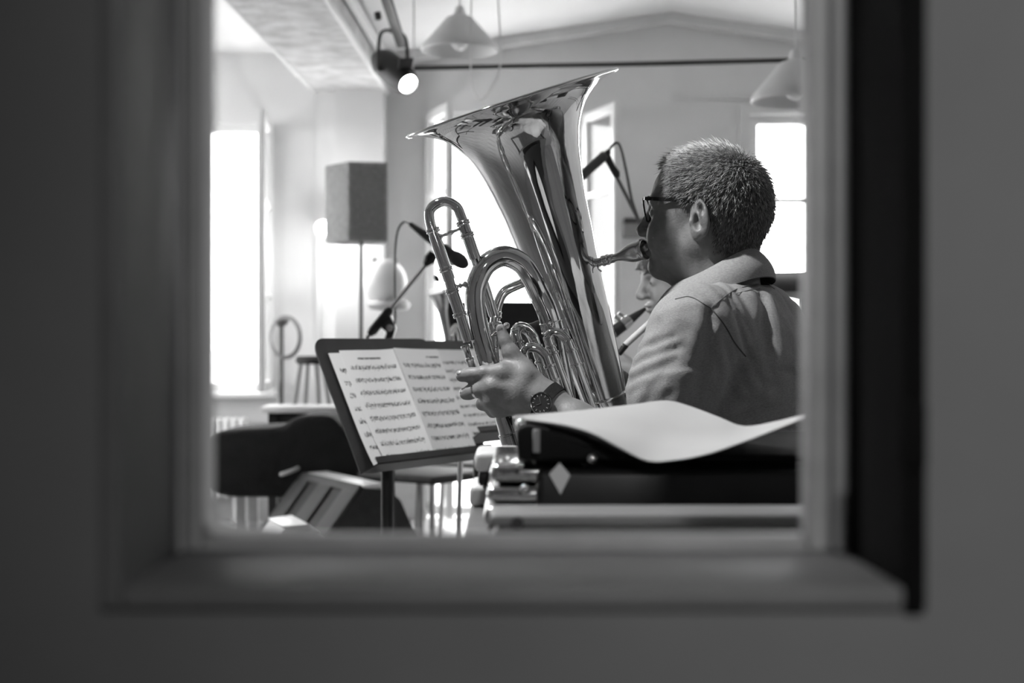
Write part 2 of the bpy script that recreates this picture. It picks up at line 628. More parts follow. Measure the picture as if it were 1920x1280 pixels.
# windows -----------------------------------------------------------
def leaf(parent, hinge, d, w, z0, z1, rails, t=.04, s=.05):
    """opened casement leaf: hinge (x, y), horizontal unit direction d"""
    d = Vector((d[0], d[1], 0)).normalized()
    h = Vector((hinge[0], hinge[1], 0))
    n = Vector((-d.y, d.x, 0))
    M = Matrix((d, n, Vector((0, 0, 1)))).transposed()
    f = MB()
    def b(u0, u1, a, c, tt=t):
        p = h + d * ((u0 + u1) / 2)
        f.rbox((p.x, p.y, (a + c) / 2), (u1 - u0, tt, c - a), .006, 2, M)
    b(0, s, z0, z1); b(w - s, w, z0, z1)
    zs = [z0 + s / 2] + rails + [z1 - s / 2]
    for i, z in enumerate(zs):
        b(s, w - s, z - s / 2 if i in (0, len(zs) - 1) else z - .014, z + s / 2 if i in (0, len(zs) - 1) else z + .014)
    fr = ob('casement', f, M_white, parent)
    for za, zb in zip(zs[:-1], zs[1:]):
        p = h + d * (w / 2)
        g = MB().rbox((p.x, p.y, (za + zb) / 2), (w - 2 * s + .01, .004, zb - za - .02), 0, 1, M)
        ob('pane', g, M_glass, fr, smooth=False)

def frame_boxes(hole, y, t=.05, dpt=.06):
    a, b, c, d = hole
    m = MB()
    m.box((a, y, c), (a + t, y + dpt, d)).box((b - t, y, c), (b, y + dpt, d))
    m.box((a + t, y, d - t), (b - t, y + dpt, d)).box((a + t, y, c), (b - t, y + dpt, c + t))
    return m

w = struct('window_1', frame_boxes(W1, 8.03), M_white, label='left back window with one casement standing open')
ob('sill', MB().rbox((-1.75, 7.97, .70), (.86, .14, .03), .008, 2), M_white, w)
leaf(w, (-1.362, 7.99), (.06, -.62), .60, .735, 2.215, [1.25, 1.74])
g = MB().box((-2.10, 8.05, .765), (-1.76, 8.055, 2.18)); ob('pane', g, M_glass, w, smooth=False)
ob('mullion', MB().box((-1.76, 8.03, .765), (-1.725, 8.08, 2.18)), M_white, w)

w = struct('window_2', frame_boxes((FD[0], FD[1], .02, FD[3]), 8.03), M_white, label='tall french window with both leaves opened inwards')
leaf(w, (-.475, 7.985), (.15, -.424), .44, .06, 2.275, [.62, 1.27, 1.81])
leaf(w, (.415, 7.985), (.145, -.425), .45, .06, 2.275, [.62, 1.27, 1.81])

w = struct('window_3', frame_boxes(W3, 8.03), M_white, label='right back window with a dark horizontal glazing bar')
ob('glazing_bar', MB().box((1.385, 8.035, 1.785), (2.55, 8.065, 1.808)), M_matt, w)
ob('mullion', MB().box((1.95, 8.03, .85), (2.0, 8.08, 2.22)), M_white, w)
for za, zb in ((.85, 1.785), (1.808, 2.225)):
    ob('pane', MB().box((1.385, 8.045, za), (1.95, 8.049, zb)), M_glass, w, smooth=False)
    ob('pane', MB().box((2.0, 8.045, za), (2.55, 8.049, zb)), M_glass, w, smooth=False)
ob('casing', MB().box((1.275, 7.975, .74), (1.335, 8.0, 2.335)).box((2.6, 7.975, .74), (2.66, 8.0, 2.335)).box((1.335, 7.975, 2.275), (2.6, 8.0, 2.335)).box((1.335, 7.975, .74), (2.6, 8.0, .80)), M_wall, w)

# big window of the left wall (beside the picture)
m = MB()
a, b, c, d = WL
for y0, y1, z0, z1 in ((a, a + .05, c, d), (b - .05, b, c, d), (a + .05, b - .05, d - .05, d), (a + .05, b - .05, c, c + .05), ((a + b) / 2 - .03, (a + b) / 2 + .03, c + .05, d - .05)):
    m.box((-3.56, y0, z0), (-3.50, y1, z1))
w = struct('window_4', m, M_white, label='wide window of the left wall')
for y0, y1 in ((a + .05, (a + b) / 2 - .03), ((a + b) / 2 + .03, b - .05)):
    ob('pane', MB().box((-3.532, y0, c + .05), (-3.528, y1, d - .05)), M_glass, w, smooth=False)

# the viewing window in the front wall
w5 = thing('window_5', ((OPX0 + OPX1) / 2, .82, OPZ0 - .012), 'viewing window with worn painted sash the room is seen through', None, kind='structure')
yl0, yl1 = .744, RY0
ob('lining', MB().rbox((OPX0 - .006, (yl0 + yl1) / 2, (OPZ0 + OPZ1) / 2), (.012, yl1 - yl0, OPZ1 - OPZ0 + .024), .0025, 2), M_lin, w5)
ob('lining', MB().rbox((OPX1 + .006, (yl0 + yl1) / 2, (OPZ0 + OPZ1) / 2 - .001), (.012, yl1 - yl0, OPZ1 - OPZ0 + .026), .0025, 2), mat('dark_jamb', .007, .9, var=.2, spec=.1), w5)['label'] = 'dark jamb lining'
ob('lining', MB().rbox(((OPX0 + OPX1) / 2, (yl0 + yl1) / 2, OPZ0 - .006), (OPX1 - OPX0, yl1 - yl0, .012), .0025, 2), M_lin, w5)
ob('lining', MB().rbox(((OPX0 + OPX1) / 2, (yl0 + yl1) / 2, OPZ1 + .006), (OPX1 - OPX0, yl1 - yl0, .012), .0025, 2), M_lin, w5)
def bead(name, x0, x1, z0, z1, y0, y1, bev, m):
    ob(name, MB().rbox(((x0 + x1) / 2, (y0 + y1) / 2, (z0 + z1) / 2), (x1 - x0, y1 - y0, z1 - z0), bev, 3), m, w5)
# outer bead, groove strip and inner bead of each stile, then the bottom and top rail
bead('stile', OPX0, -.2005, OPZ0, OPZ1, .866, .897, .0015, M_sash)
bead('stile', -.2005, -.1965, OPZ0, OPZ1, .878, .897, .0005, M_sash)
bead('stile', -.1965, -.1905, OPZ0, OPZ1, .868, .897, .0025, M_sash)
bead('stile', .196, OPX1, OPZ0, OPZ1, .866, .897, .003, M_sash)
bead('stile', .191, .196, OPZ0, OPZ1, .880, .897, .0005, M_sash)
bead('stile', .1815, .191, OPZ0, OPZ1, .868, .897, .003, M_sash)
bead('bottom_rail', -.1905, .1815, OPZ0, .8765, .868, .897, .0035, M_sash)
bead('bottom_rail', -.1905, .1815, .8765, .8800, .880, .897, .0012, M_sash)
bead('top_rail', -.1905, .1815, 1.448, OPZ1, .868, .897, .003, M_sash)
ob('pane', MB().box((-.1915, .886, .879), (.1825, .889, 1.450)), glass_mat('viewing_glass', 0.02), w5, smooth=False)
pt_ = crom([(-.1880, .882, 1.44), (-.1880, .882, 1.2), (-.1880, .882, .95), (-.1880, .882, .900), (-.1865, .882, .889), (-.180, .882, .8835), (-.165, .882, .8818), (-.145, .882, .8812), (-.125, .882, .8805)], 8)
ob('putty', MB().tube(pt_, [.0040] * 26 + [.0040 + .0020 * k / 12 for k in range(12)] + [.0060 - .0050 * k / (len(pt_) - 39) for k in range(len(pt_) - 38)], 12), mat('old_putty', .82, .8), w5)
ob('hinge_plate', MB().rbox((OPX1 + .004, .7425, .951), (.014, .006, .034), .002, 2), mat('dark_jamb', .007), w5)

# corridor the picture is taken from
struct('wall_corridor', MB().box((-2.2, -2.4, 0), (2.9, -2.3, 2.7)).box((-2.3, -2.4, 0), (-2.2, .75, 2.7)).box((2.9, -2.4, 0), (3.0, .75, 2.7)), M_front, label='corridor walls behind the viewpoint')
struct('ceiling_corridor', MB().box((-2.3, -2.4, 2.6), (3.0, .75, 2.7)), M_front, label='corridor ceiling')
struct('floor_corridor', MB().box((-2.3, -2.4, -.08), (3.0, .75, 0)), M_dark, label='corridor floor')

# outdoors
struct('ground', MB().box((-14, 8.25, -.25), (14, 24, -.1)).box((-14, -4, -.25), (-3.6, 8.25, -.1)), M_ext, label='bright paved ground outside')
tag(ob('parapet', MB().rbox((-2.6, 10.6, .42), (3.6, .2, 1.04), .03, 2), M_ext), 'pale low parapet outside the left window', 'wall')
# ------------------------------------------------------------------ the tuba
M_brass = mat('silvery_brass', 0.74, 0.05, metal=1.0, var=0.06, scale=4)
M_brass_s = mat('satin_brass', 0.55, 0.22, metal=1.0, var=0.08, scale=20)

tuba = thing('tuba', at(1090, 900, 2.58), 'large polished brass tuba held upright by the grey-haired man', 'tuba')
TOP = at(960, 194, 2.585)
BOT = at(1122, 708, 2.655)
ax = (BOT - TOP); axl = ax.length; ax.normalize()
S = axl / 539.0                       # metres per pixel along the bell axis
prof = [(200, 1), (202, -2), (204, -1.5), (204.5, 0), (203, 1.5), (198, 3), (190, 5), (172, 10), (155, 18), (142, 27), (131, 37), (120, 52), (111, 68), (104, 84), (99, 100), (93, 123), (88, 150), (80, 200), (74.5, 255), (69, 300), (65.5, 346), (60, 413), (54.5, 470), (48, 530), (44, 575), (43, 590)]
outer = [(r * S, h * S) for r, h in prof]
inner = [(max(r - 2.0, 5) * S, (h - (1.5 if i < 12 else 0)) * S) for i, (r, h) in enumerate(prof)][3:]
inner = inner[::-1]
bell = ob('bell', MB().lathe(outer + inner, TOP, ax, 96, close=True), M_brass, tuba, ang=50)
ob('rim_wire', MB().lathe([(203.5 * S + .0028 * math.cos(t), .0028 * math.sin(t)) for t in [k * math.pi / 5 for k in range(10)]], TOP, ax, 96, close=True), M_brass, bell)

def tb(name, pts, r, n=8, seg=24, m=None, parent=None):
    return ob(name, MB().tube(pxpath(pts, n), r, seg), m or M_brass, parent or tuba, ang=50)
def ferrule(p, d, r, L, parent):
    p = Vector(p); d = Vector(d).normalized()
    R = r + .0012
    ob('ferrule', MB().lathe([(r * .9, -L / 2), (R, -L / 2), (R + .0010, -L / 2 + .001), (R + .0010, -L / 2 + .003), (R, -L / 2 + .004), (R, L / 2 - .004), (R + .001, L / 2 - .003), (R + .001, L / 2 - .001), (R, L / 2), (r * .9, L / 2)], p, d, 24), M_brass, parent)

# joint and bottom bow
j0 = TOP + ax * (575 * S)
ob('bow_ferrule', MB().lathe([(.040, 0), (.0465, 0), (.0475, .002), (.0475, .004), (.0465, .006), (.0465, .030), (.0475, .032), (.0475, .034), (.0465, .036), (.040, .036)], j0, ax, 40), M_brass, tuba)
b1 = TOP + ax * (590 * S)
pb = [tuple(b1), tuple(b1 + ax * .05), tuple(at(1150, 848, 2.655)), tuple(at(1130, 890, 2.63)), tuple(at(1092, 895, 2.59)), tuple(at(1066, 860, 2.55)), tuple(at(1062, 810, 2.53))]
pp = crom(pb, 8)
ob('bottom_bow', MB().tube(pp, [.043 - .022 * i / (len(pp) - 1) for i in range(len(pp))], 28), M_brass, tuba)
# the big arching branch
arch = [(1062, 815, 2.525), (1058, 740, 2.515), (1046, 668, 2.51), (1037, 620, 2.505), (1026, 583, 2.50), (1011, 550, 2.495), (996, 519, 2.485), (977, 493, 2.48), (945, 480, 2.475), (914, 494, 2.47), (897, 522, 2.468), (890, 556, 2.467), (895, 603, 2.467), (907, 650, 2.468), (923, 702, 2.47), (943, 770, 2.475), (958, 826, 2.48), (975, 890, 2.49), (985, 925, 2.50)]
pts = pxpath(arch, 8)
k = len(pts)
ar = ob('branch', MB().tube(pts, [.0195 - .0025 * i / k for i in range(k)], 32), M_brass, tuba, ang=60)
for (a, b, r, L) in (((958, 826, 2.48), (962, 840, 2.481), .0172, .03), ((1035, 612, 2.504), (1037, 620, 2.505), .0188, .02)):
    ferrule(at(*a), at(*b) - at(*a), r, L, ar)
# main tuning slide
sl = [(878, 640, 2.452), (868, 607, 2.452), (852, 559, 2.452), (840, 517, 2.452), (818, 452, 2.452), (806, 414, 2.452), (808, 391, 2.452), (832, 377.5, 2.452), (855, 387, 2.452), (865, 407, 2.453), (878, 445, 2.455), (892, 486, 2.462), (910, 540, 2.49), (925, 590, 2.51)]
s_ = tb('tuning_slide', sl, .0088)
for a, b in (((815, 442), (843, 525)), ((846, 540), (862, 588))):
    tb('slide_tube', [(a[0], a[1], 2.452), ((a[0] + b[0]) / 2, (a[1] + b[1]) / 2, 2.452), (b[0], b[1], 2.452)], .0103, 3)
tb('slide_tube', [(870, 424, 2.454), (881, 455, 2.456), (891, 484, 2.461)], .0100, 3)
for (x, y, dx, dy) in ((812, 432, 21, 65), (836, 505, 21, 65), (848, 546, 21, 65), (862, 590, 21, 65), (868, 418, 21, 60), (876, 441, 21, 60)):
    ferrule(at(x, y, 2.452), at(x + dx, y + dy, 2.452) - at(x, y, 2.452), .0100, .008, s_)
def brace(a, b, r=.0028):
    a, b = at(*a), at(*b)
    L = (b - a).length
    ob('brace', MB().lathe([(.006, 0), (.006, .002), (r, .006), (r, L * .38), (r * 1.5, L * .46), (r * 1.8, L * .5), (r * 1.5, L * .54), (r, L * .62), (r, L - .006), (.006, L - .002), (.006, L)], a, b - a, 16), M_brass, tuba)
brace((824, 444, 2.452), (867, 427, 2.455))
brace((852, 538, 2.452), (874, 533, 2.462))
brace((905, 640, 2.475), (950, 610, 2.60))
# pipe curving behind the arch down to the thumb
tb('lead_pipe', [(1035, 512, 2.60), (1000, 523, 2.59), (968, 535, 2.585), (945, 548, 2.58), (934, 569, 2.575), (929, 592, 2.57), (926, 640, 2.56), (930, 700, 2.55)], .0090)
ferrule(at(929, 590, 2.571), at(928, 600, 2.57) - at(929, 590, 2.571), .0092, .012, tuba)
ob('valve_cap', MB().lathe([(.001, 0), (.010, 0), (.0135, .003), (.0135, .010), (.012, .012), (.012, .045)], at(926, 603, 2.555), at(932, 650, 2.555) - at(926, 603, 2.555), 24), M_brass, tuba)
# short water-key tube left of the branch
ob('water_key_tube', MB().lathe([(.004, 0), (.0078, 0), (.0085, .0015), (.0085, .004), (.0062, .007), (.006, .022), (.0078, .024), (.0078, .028), (.0066, .03), (.0066, .075)], at(872, 647, 2.468), at(886, 690, 2.468) - at(872, 647, 2.468), 20), M_brass, tuba)
# small guard plate under the tuning slide
ob('guard_wire', MB().tube(pxpath([(856, 590, 2.45), (862, 605, 2.45), (874, 622, 2.455), (880, 628, 2.46)], 5), .0016, 8), M_brass, tuba)
# the valve slides in front of the bell
def uloop(cx, cy, hw, rise, Y, r, lenL, lenR, lean=.33, name='valve_slide', twist=0.0):
    p = []
    for L in (lenL, lenL * .5):
        p.append((cx - hw + lean * (L), cy + L, Y))
    for t in range(0, 9):
        a = math.pi * (1 - t / 8)
        p.append((cx + hw * math.cos(a) + lean * (-rise * math.sin(a)) * .8, cy - rise * math.sin(a) + (1 + math.cos(a)) * 3, Y + twist * (1 + math.cos(a)) / 2))
    for L in (lenR * .5, lenR):
        p.append((cx + hw + lean * L, cy + 6 + L, Y + twist))
    o = tb(name, p, r, 5, 20)
    for (x, y, yy) in ((cx - hw + lean * 10, cy + 10, Y), (cx - hw + lean * 22, cy + 22, Y), (cx + hw + lean * 12, cy + 17, Y + twist), (cx + hw + lean * 38, cy + 44, Y + twist)):
        ferrule(at(x, y, yy), at(x + lean * 30, y + 30, yy) - at(x, y, yy), r, .0055, o)
    return o
uloop(985, 633, 17, 22, 2.50, .0098, 110, 110, name='valve_slide', twist=.03)
uloop(1005, 669, 21, 21, 2.462, .0082, 120, 130, .36)
uloop(1048, 640, 19, 20, 2.475, .0085, 140, 140, .36)
ob('slide_ring', MB().tube(pxpath([(1028, 607, 2.475), (1031, 602, 2.475), (1036, 606, 2.475), (1035, 613, 2.475), (1030, 614, 2.475)], 4), .0015, 8), M_brass, tuba)
for i, (x, y) in enumerate(((1010, 760), (1042, 772), (1074, 784))):
    ob('valve_casing', MB().lathe([(.004, 0), (.017, 0), (.0185, .003), (.0185, .012), (.017, .014), (.017, .075), (.0185, .077), (.0185, .09), (.004, .09)], at(x, y, 2.565), (.15, .1, -1), 24), M_brass_s, tuba)
# mouthpiece and its receiver
mp0, mp1 = at(1210, 467, 2.545), at(1124, 491, 2.60)
mr = ob('mouthpiece_receiver', MB().tube([tuple(mp1 + (mp1 - mp0) * t) for t in (.55, .3, .1)] + [tuple(mp1 + (mp0 - mp1) * t) for t in (0., .12)], .0078, 20), M_brass, tuba)
mpl = (mp1 - mp0).length
mpo = ob('mouthpiece', MB().lathe([(.0125, .012), (.0155, .004), (.0170, .0005), (.0190, .0), (.0203, .0025), (.0203, .006), (.0192, .0085), (.0186, .013), (.0183, .020), (.0170, .029), (.0135, .040), (.0095, .050), (.0074, .058), (.0068, .063), (.0066, .066), (.0085, .068), (.0085, .074), (.0068, .076), (.0072, mpl * .99), (.003, mpl * .99), (.003, .03), (.008, .022)], mp0, mp1 - mp0, 40, close=True), M_brass_s, tuba)
ferrule(mp1 + (mp0 - mp1) * .14, mp1 - mp0, .0078, .014, mr)
ob('receiver_screw', MB().tube(pxpath([(1121, 496, 2.59), (1122, 504, 2.585), (1128, 509, 2.585)], 4), .0016, 8), M_brass, mr)
# ------------------------------------------------------------------ people
M_skin = mat('weathered_skin', 0.22, 0.5, var=0.16, scale=55, bump=0.12, bscale=260)
M_skin2 = mat('young_skin', 0.27, 0.5, var=0.06, scale=40, bump=0.05, bscale=200)
M_nail = mat('finger_nail', 0.30, 0.3, var=0.05)
M_shirt = mat('chambray_shirt', 0.34, 0.85, var=0.16, scale=240, bump=0.25, bscale=420, stretch=(1, 1, 2.5))
M_shirt2 = mat('dark_jersey', 0.22, 0.9, var=0.1, scale=60)
M_trous = mat('dark_trousers', 0.04, 0.9, var=0.2, scale=50)
M_seam = mat('shirt_seam', 0.10, 0.9, var=0.1)
M_shoe = mat('black_shoe', 0.02, 0.4)
M_eye = mat('eye_white', 0.30, 0.2, var=0.03)
M_iris = mat('eye_iris', 0.03, 0.1)

def frame(theta, pitch=0.0, lean=0.0):
    """columns forward, left, up for someone facing image-left and turned away by theta"""
    F = Vector((-math.cos(theta), math.sin(theta), 0))
    L = Vector((-math.sin(theta), -math.cos(theta), 0))
    U = Vector((0, 0, 1))
    R = Matrix.Rotation(-pitch, 3, L)         # + pitch lifts the face
    F = R @ F; U = R @ U
    return np.array([F, L, U]).T.astype(f32)

def head_sdf(Q, puff=1.0, slim=1.0):
    """Q in (forward, left, up), metres, origin in the middle of the skull"""
    Z = Q.copy(); Z[:, 1] = np.abs(Z[:, 1]) / slim
    def core(Z):
        d = s_ell(Z, (-.008, 0, .0), (.098, .0785, .085))
        d = smin(d, s_ell(Z, (-.035, 0, -.03), (.068, .066, .062)), .03)
        d = smin(d, s_ell(Z, (.034, 0, .004), (.064, .066, .060)), .03)
        d = smin(d, s_ell(Z, (.044, 0, -.055), (.056, .060, .072)), .03)
        d = smin(d, s_cone(Z, (.000, .046, -.080), (.074, .016, -.122), .026, .019), .025)
        d = smin(d, s_ell(Z, (.082, 0, -.124), (.022, .026, .019)), .018)
        d = smin(d, s_ell(Z, (.030, 0, -.118), (.052, .046, .034)), .02)
        d = smin(d, s_ell(Z, (.062, .036, -.072), (.033 * puff, .029 * puff, .034 * puff)), .02)
        d = smin(d, s_cone(Z, (.094, .006, -.010), (.080, .046, -.008), .011, .011), .014)
        d = smax(d, -s_ell(Z, (.103, .034, -.030), (.018, .019, .013)), .012)
        d = smin(d, s_ell(Z, (.0835, .033, -.0295), (.0128, .0145, .0125)), .006)
        d = smin(d, s_cone(Z, (.098, 0, -.016), (.1215, 0, -.058), .0075, .0110), .012)
        d = smin(d, s_ell(Z, (.113, .0105, -.0635), (.0120, .0085, .0085)), .007)
        d = smax(d, -s_ell(Z, (.114, .0075, -.0735), (.006, .0042, .005)), .004)
        d = smin(d, s_ell(Z, (.097, 0, -.0865), (.0155, .025, .0075)), .008)
        d = smin(d, s_ell(Z, (.096, 0, -.0985), (.0145, .021, .0075)), .008)
        d = smax(d, -s_ell(Z, (.112, 0, -.0925), (.012, .022, .0018)), .004)
        d = smax(d, -s_cone(Z, (.108, .020, -.068), (.094, .036, -.098), .0022, .0015), .009)   # smile fold
        # ears
        ec, es = math.cos(.22), math.sin(.22)
        R = np.array([[ec, .0, es], [.0, 1, 0], [-es, 0, ec]], dtype=f32)
        yaw = .35
        Ry = np.array([[math.cos(yaw), math.sin(yaw), 0], [-math.sin(yaw), math.cos(yaw), 0], [0, 0, 1]], dtype=f32)
        RR = (R @ Ry).astype(f32)
        e = s_ell(Z, (-.013, .0835, -.040), (.0185, .0065, .0335), RR)
        e = smin(e, s_ell(Z, (-.006, .080, -.066), (.0095, .0070, .0130), RR), .008)
        e = smin(e, s_ell(Z, (-.004, .076, -.046), (.012, .008, .022)), .006)
        e = smax(e, -s_ell(Z, (-.0080, .0915, -.0475), (.0090, .0120, .0150), RR), .003)
        e = smax(e, -s_ell(Z, (-.0135, .0935, -.0255), (.0062, .0095, .0115), RR), .003)
        e = smin(e, s_cone(Z, (-.0175, .0880, -.050), (-.0120, .0900, -.034), .0032, .0030), .004)
        e = smin(e, s_ell(Z, (.0035, .0815, -.0475), (.0035, .0045, .0060)), .004)
        return smin(d, e, .005)
    return core(Z)

def neck_sdf(Q):
    d = s_cone(Q, (-.024, 0, -.07), (-.048, 0, -.21), .056, .064)
    return smin(d, s_cone(Q, (.02, 0, -.13), (-.01, 0, -.22), .034, .045), .04)

def torso_sdf(T, grow=0.0):
    """T in torso axes, origin at the base of the neck"""
    Z = T.copy(); Z[:, 1] = np.abs(Z[:, 1])
    d = s_ell(Z, (.020, .02, -.225), (.125, .165, .18))
    d = smin(d, s_ell(Z, (-.035, .035, -.195), (.10, .150, .165)), .05)
    d = smin(d, s_cone(Z, (-.020, .01, -.060), (-.005, .150, -.080), .052, .056), .05)
    d = smin(d, s_ell(Z, (.055, 0, -.40), (.155, .175, .19)), .08)
    d = smin(d, s_ell(Z, (.00, .03, -.55), (.15, .165, .11)), .06)
    return d - grow

def hand_bones(w, d, n, s, curl=1.0):
    """a relaxed five-fingered hand: wrist, pointing dir, palm normal, side of the thumb"""
    w, d, n, s = Vector(w), Vector(d).normalized(), Vector(n).normalized(), Vector(s).normalized()
    ch = []
    for i in range(4):
        k = w + d * (.088 - .006 * abs(i - 1)) + s * (.030 - .020 * i)
        ch.append([(tuple(w + s * (.016 - .011 * i) + d * .01), .0150), (tuple(k), .0125)])
        L = [(.042, .026, .022), (.046, .030, .023), (.042, .027, .022), (.034, .021, .020)][i]
        a = 0; p = k; pts = [(tuple(k), .0105)]
        for j, l in enumerate(L):
            a += (.45, .75, .5)[j] * curl
            p = p + (d * math.cos(a) + n * math.sin(a)) * l
            pts.append((tuple(p), (.0092, .0082, .0070)[j]))
        ch.append(pts)
    t0 = w + d * .02 + s * .022 + n * .006
    t1 = w + d * .055 + s * .050 + n * .018
    t2 = w + d * .085 + s * .052 + n * .030
    t3 = w + d * .108 + s * .044 + n * .038
    ch.append([(tuple(t0), .017), (tuple(t1), .0135), (tuple(t2), .0105), (tuple(t3), .0080)])
    return ch

def bones_sdf(P, chains, k=.010):
    d = None
    for c in chains:
        e = chain(P, c, .006)
        d = e if d is None else smin(d, e, k)
    return d
def box_of(chains, pad=.03):
    a = np.array([p for c in chains for p, r in c])
    return a.min(0) - pad, a.max(0) + pad

# ---- the tuba player ------------------------------------------------
HC = at(1329, 372, 2.5)                       # middle of the skull
HR = frame(math.radians(25), math.radians(3))
HCa = A(*HC)
NB = Vector((.385, 2.505, 1.105))             # base of the neck
TR = frame(math.radians(29), math.radians(-3))
NBa = A(*NB)
def TW(f, l, u): return Vector((NBa + TR @ A(f, l, u)).tolist())
def HW(f, l, u): return Vector((HCa + HR @ A(f, l, u)).tolist())
SHL, ELL, WRL = TW(.010, .192, -.085), at(1238, 905, 2.35), at(1026, 751, 2.425)
SHR, ELR, WRR = TW(-.005, -.162, -.105), Vector((.34, 2.86, .83)), Vector((.135, 2.745, .955))

# left hand, finger by finger, closing on the branch of the tuba
Y0 = 2.425
LH = [
    # back of the hand: metacarpals fanning from the wrist
    [(at(1016, 734, Y0 + .006), .021), (at(985, 706, Y0), .020), (at(942, 698, Y0 - .004), .0145)],
    [(at(1014, 746, Y0), .022), (at(975, 728, Y0 - .006), .020), (at(922, 726, Y0 - .008), .0135)],
    [(at(1010, 756, Y0), .021), (at(970, 746, Y0 - .005), .019), (at(922, 750, Y0 - .002), .0130)],
    [(at(1004, 764, Y0 + .006), .018), (at(970, 762, Y0 + .004), .0155), (at(936, 768, Y0 + .010), .0115)],
    # index
    [(at(942, 698, Y0 - .004), .0142), (at(908, 699, Y0 + .002), .0120), (at(882, 702, Y0 + .010), .0113), (at(866, 704, Y0 + .014), .0106)],
    # middle
    [(at(922, 726, Y0 - .008), .0135), (at(898, 731, Y0 + .004), .0116), (at(880, 736, Y0 + .014), .0110), (at(873, 738, Y0 + .018), .0104)],
    # ring, curled round behind the tube
    [(at(922, 750, Y0 - .002), .0130), (at(905, 757, Y0 + .030), .0105), (at(921, 756, Y0 + .078), .0092), (at(940, 752, Y0 + .090), .0082)],
    # little
    [(at(936, 768, Y0 + .010), .0115), (at(924, 772, Y0 + .038), .0092), (at(938, 772, Y0 + .080), .0082), (at(955, 768, Y0 + .090), .0072)],
    # thumb with the ball of the hand
    [(at(1008, 728, Y0 + .010), .018), (at(978, 690, Y0 + .012), .0185), (at(957, 660, Y0 + .014), .0140), (at(947, 638, Y0 + .016), .0100), (at(939, 616, Y0 + .018), .0082)],
    [(at(978, 694, Y0 + .014), .015), (at(945, 690, Y0 + .012), .010)],
]
LH = [[(tuple(p), r) for p, r in c] for c in LH]
fdir = (WRL - ELL).normalized()
FOREL = [(tuple(ELL), .046), (tuple(ELL + (WRL - ELL) * .3), .044), (tuple(ELL + (WRL - ELL) * .72), .032), (tuple(WRL), .0275), (tuple(at(1008, 744, Y0)), .025)]
rd = (Vector((.03, 2.70, .99)) - WRR).normalized()
RH = hand_bones(WRR, rd, (0, -1, -.1), (-.2, .1, 1), .9)
ARML = [(tuple(SHL), .060), (tuple(SHL.lerp(ELL, .5)), .052), (tuple(ELL), .045)]
ARMR = [(tuple(SHR), .054), (tuple(SHR.lerp(ELR, .5)), .052), (tuple(ELR), .045)]
FORER = [(tuple(ELR), .045), (tuple(ELR.lerp(WRR, .35)), .042), (tuple(ELR.lerp(WRR, .75)), .030), (tuple(WRR), .026)]
lhb, rhb = box_of(LH), box_of(RH)

def man_sdf(P):
    Q = (P - HCa) @ HR
    hlo, hhi = HCa - .17, HCa + .17
    d = grouped(P, hlo, hhi, lambda p: head_sdf((p - HCa) @ HR, 1.06))
    d = smin(d, neck_sdf(Q), .03)
    d = smin(d, torso_sdf((P - NBa) @ TR, -.014), .02)
    for c in (ARML, ARMR):
        d = smin(d, chain(P, c, .02), .03)
    for c in (FOREL, FORER):
        d = smin(d, chain(P, c, .02), .02)
    d = smin(d, grouped(P, *lhb, lambda p: bones_sdf(p, LH, .012)), .012)
    d = smin(d, grouped(P, *rhb, lambda p: bones_sdf(p, RH, .012)), .012)
    return d

man = thing('person', (.40, 2.55, 0), 'seated grey-haired man with glasses in a light shirt playing the tuba', 'person')
X, F = surface(man_sdf, (-.15, 2.05, .48), (.72, 3.0, 1.38), .0028)
body = mk('body', X, F, M_skin, man, ang=None)

# nails and small creases of the visible hand
def nail(c, d, n, w, l, rr):
    d = Vector(d).normalized(); n = Vector(n); n = (n - d * n.dot(d)).normalized()
    M = Matrix((d, n.cross(d), n)).transposed()
    ob('finger_nail', MB().ellipsoid(Vector(c) + n * (rr - .0003), (l, w, .0016), 14, 8, M), M_nail, body)
nail(at(864.5, 704, Y0 + .0145), at(866, 704, Y0 + .014) - at(882, 702, Y0 + .010), (0, -.75, .66), .0050, .0056, .0100)
nail(at(872, 738.3, Y0 + .0185), at(873, 738, Y0 + .018) - at(880, 736, Y0 + .014), (0, -.75, .66), .0050, .0056, .0100)
nail(at(938.5, 614.5, Y0 + .018), at(939, 616, 2.44) - at(947, 638, 2.44), (-.3, -1, .1), .0048, .0058, .0079)

# wedding band on the middle finger
rc, rdv = at(893, 732.3, Y0 + .007), (at(878, 736, Y0 + .018) - at(896, 732, Y0 + .006)).normalized()
ob('finger_ring', MB().lathe([(.0112, -.0025), (.0125, -.0028), (.0129, 0), (.0125, .0028), (.0112, .0025)], rc, rdv, 28, close=True), M_chrome, man)

# wrist watch
WC = at(1021, 753, 2.425)
wd = (at(1008, 744, Y0) - WRL).normalized()
wd = (WRL - ELL).normalized()
out = Vector((-.10, -1, -.12)); out = (out - wd * out.dot(wd)).normalized()
sidev = out.cross(wd)
WM = Matrix((sidev, wd, out)).transposed()
def ring_pts(a0, a1, n, ru, ro, cc):
    return [cc + sidev * (ru * math.cos(t)) + out * (ro * math.sin(t)) for t in [a0 + (a1 - a0) * i / (n - 1) for i in range(n)]]
def strap(name, parent, cc, width, t, ru, ro, m):
    n = 40
    V = []; Fc = []
    for i in range(n):
        a = 2 * math.pi * i / n
        for (k, ww) in ((0, -width), (t, -width), (t, width), (0, width)):
            V.append(cc + sidev * ((ru + k) * math.cos(a)) + out * ((ro + k) * math.sin(a)) + wd * ww)
    for i in range(n):
        j = (i + 1) % n
        for k in range(4):
            k2 = (k + 1) % 4
            Fc.append((i * 4 + k, j * 4 + k, j * 4 + k2, i * 4 + k2))
    return ob(name, MB().add(V, Fc), m, parent)
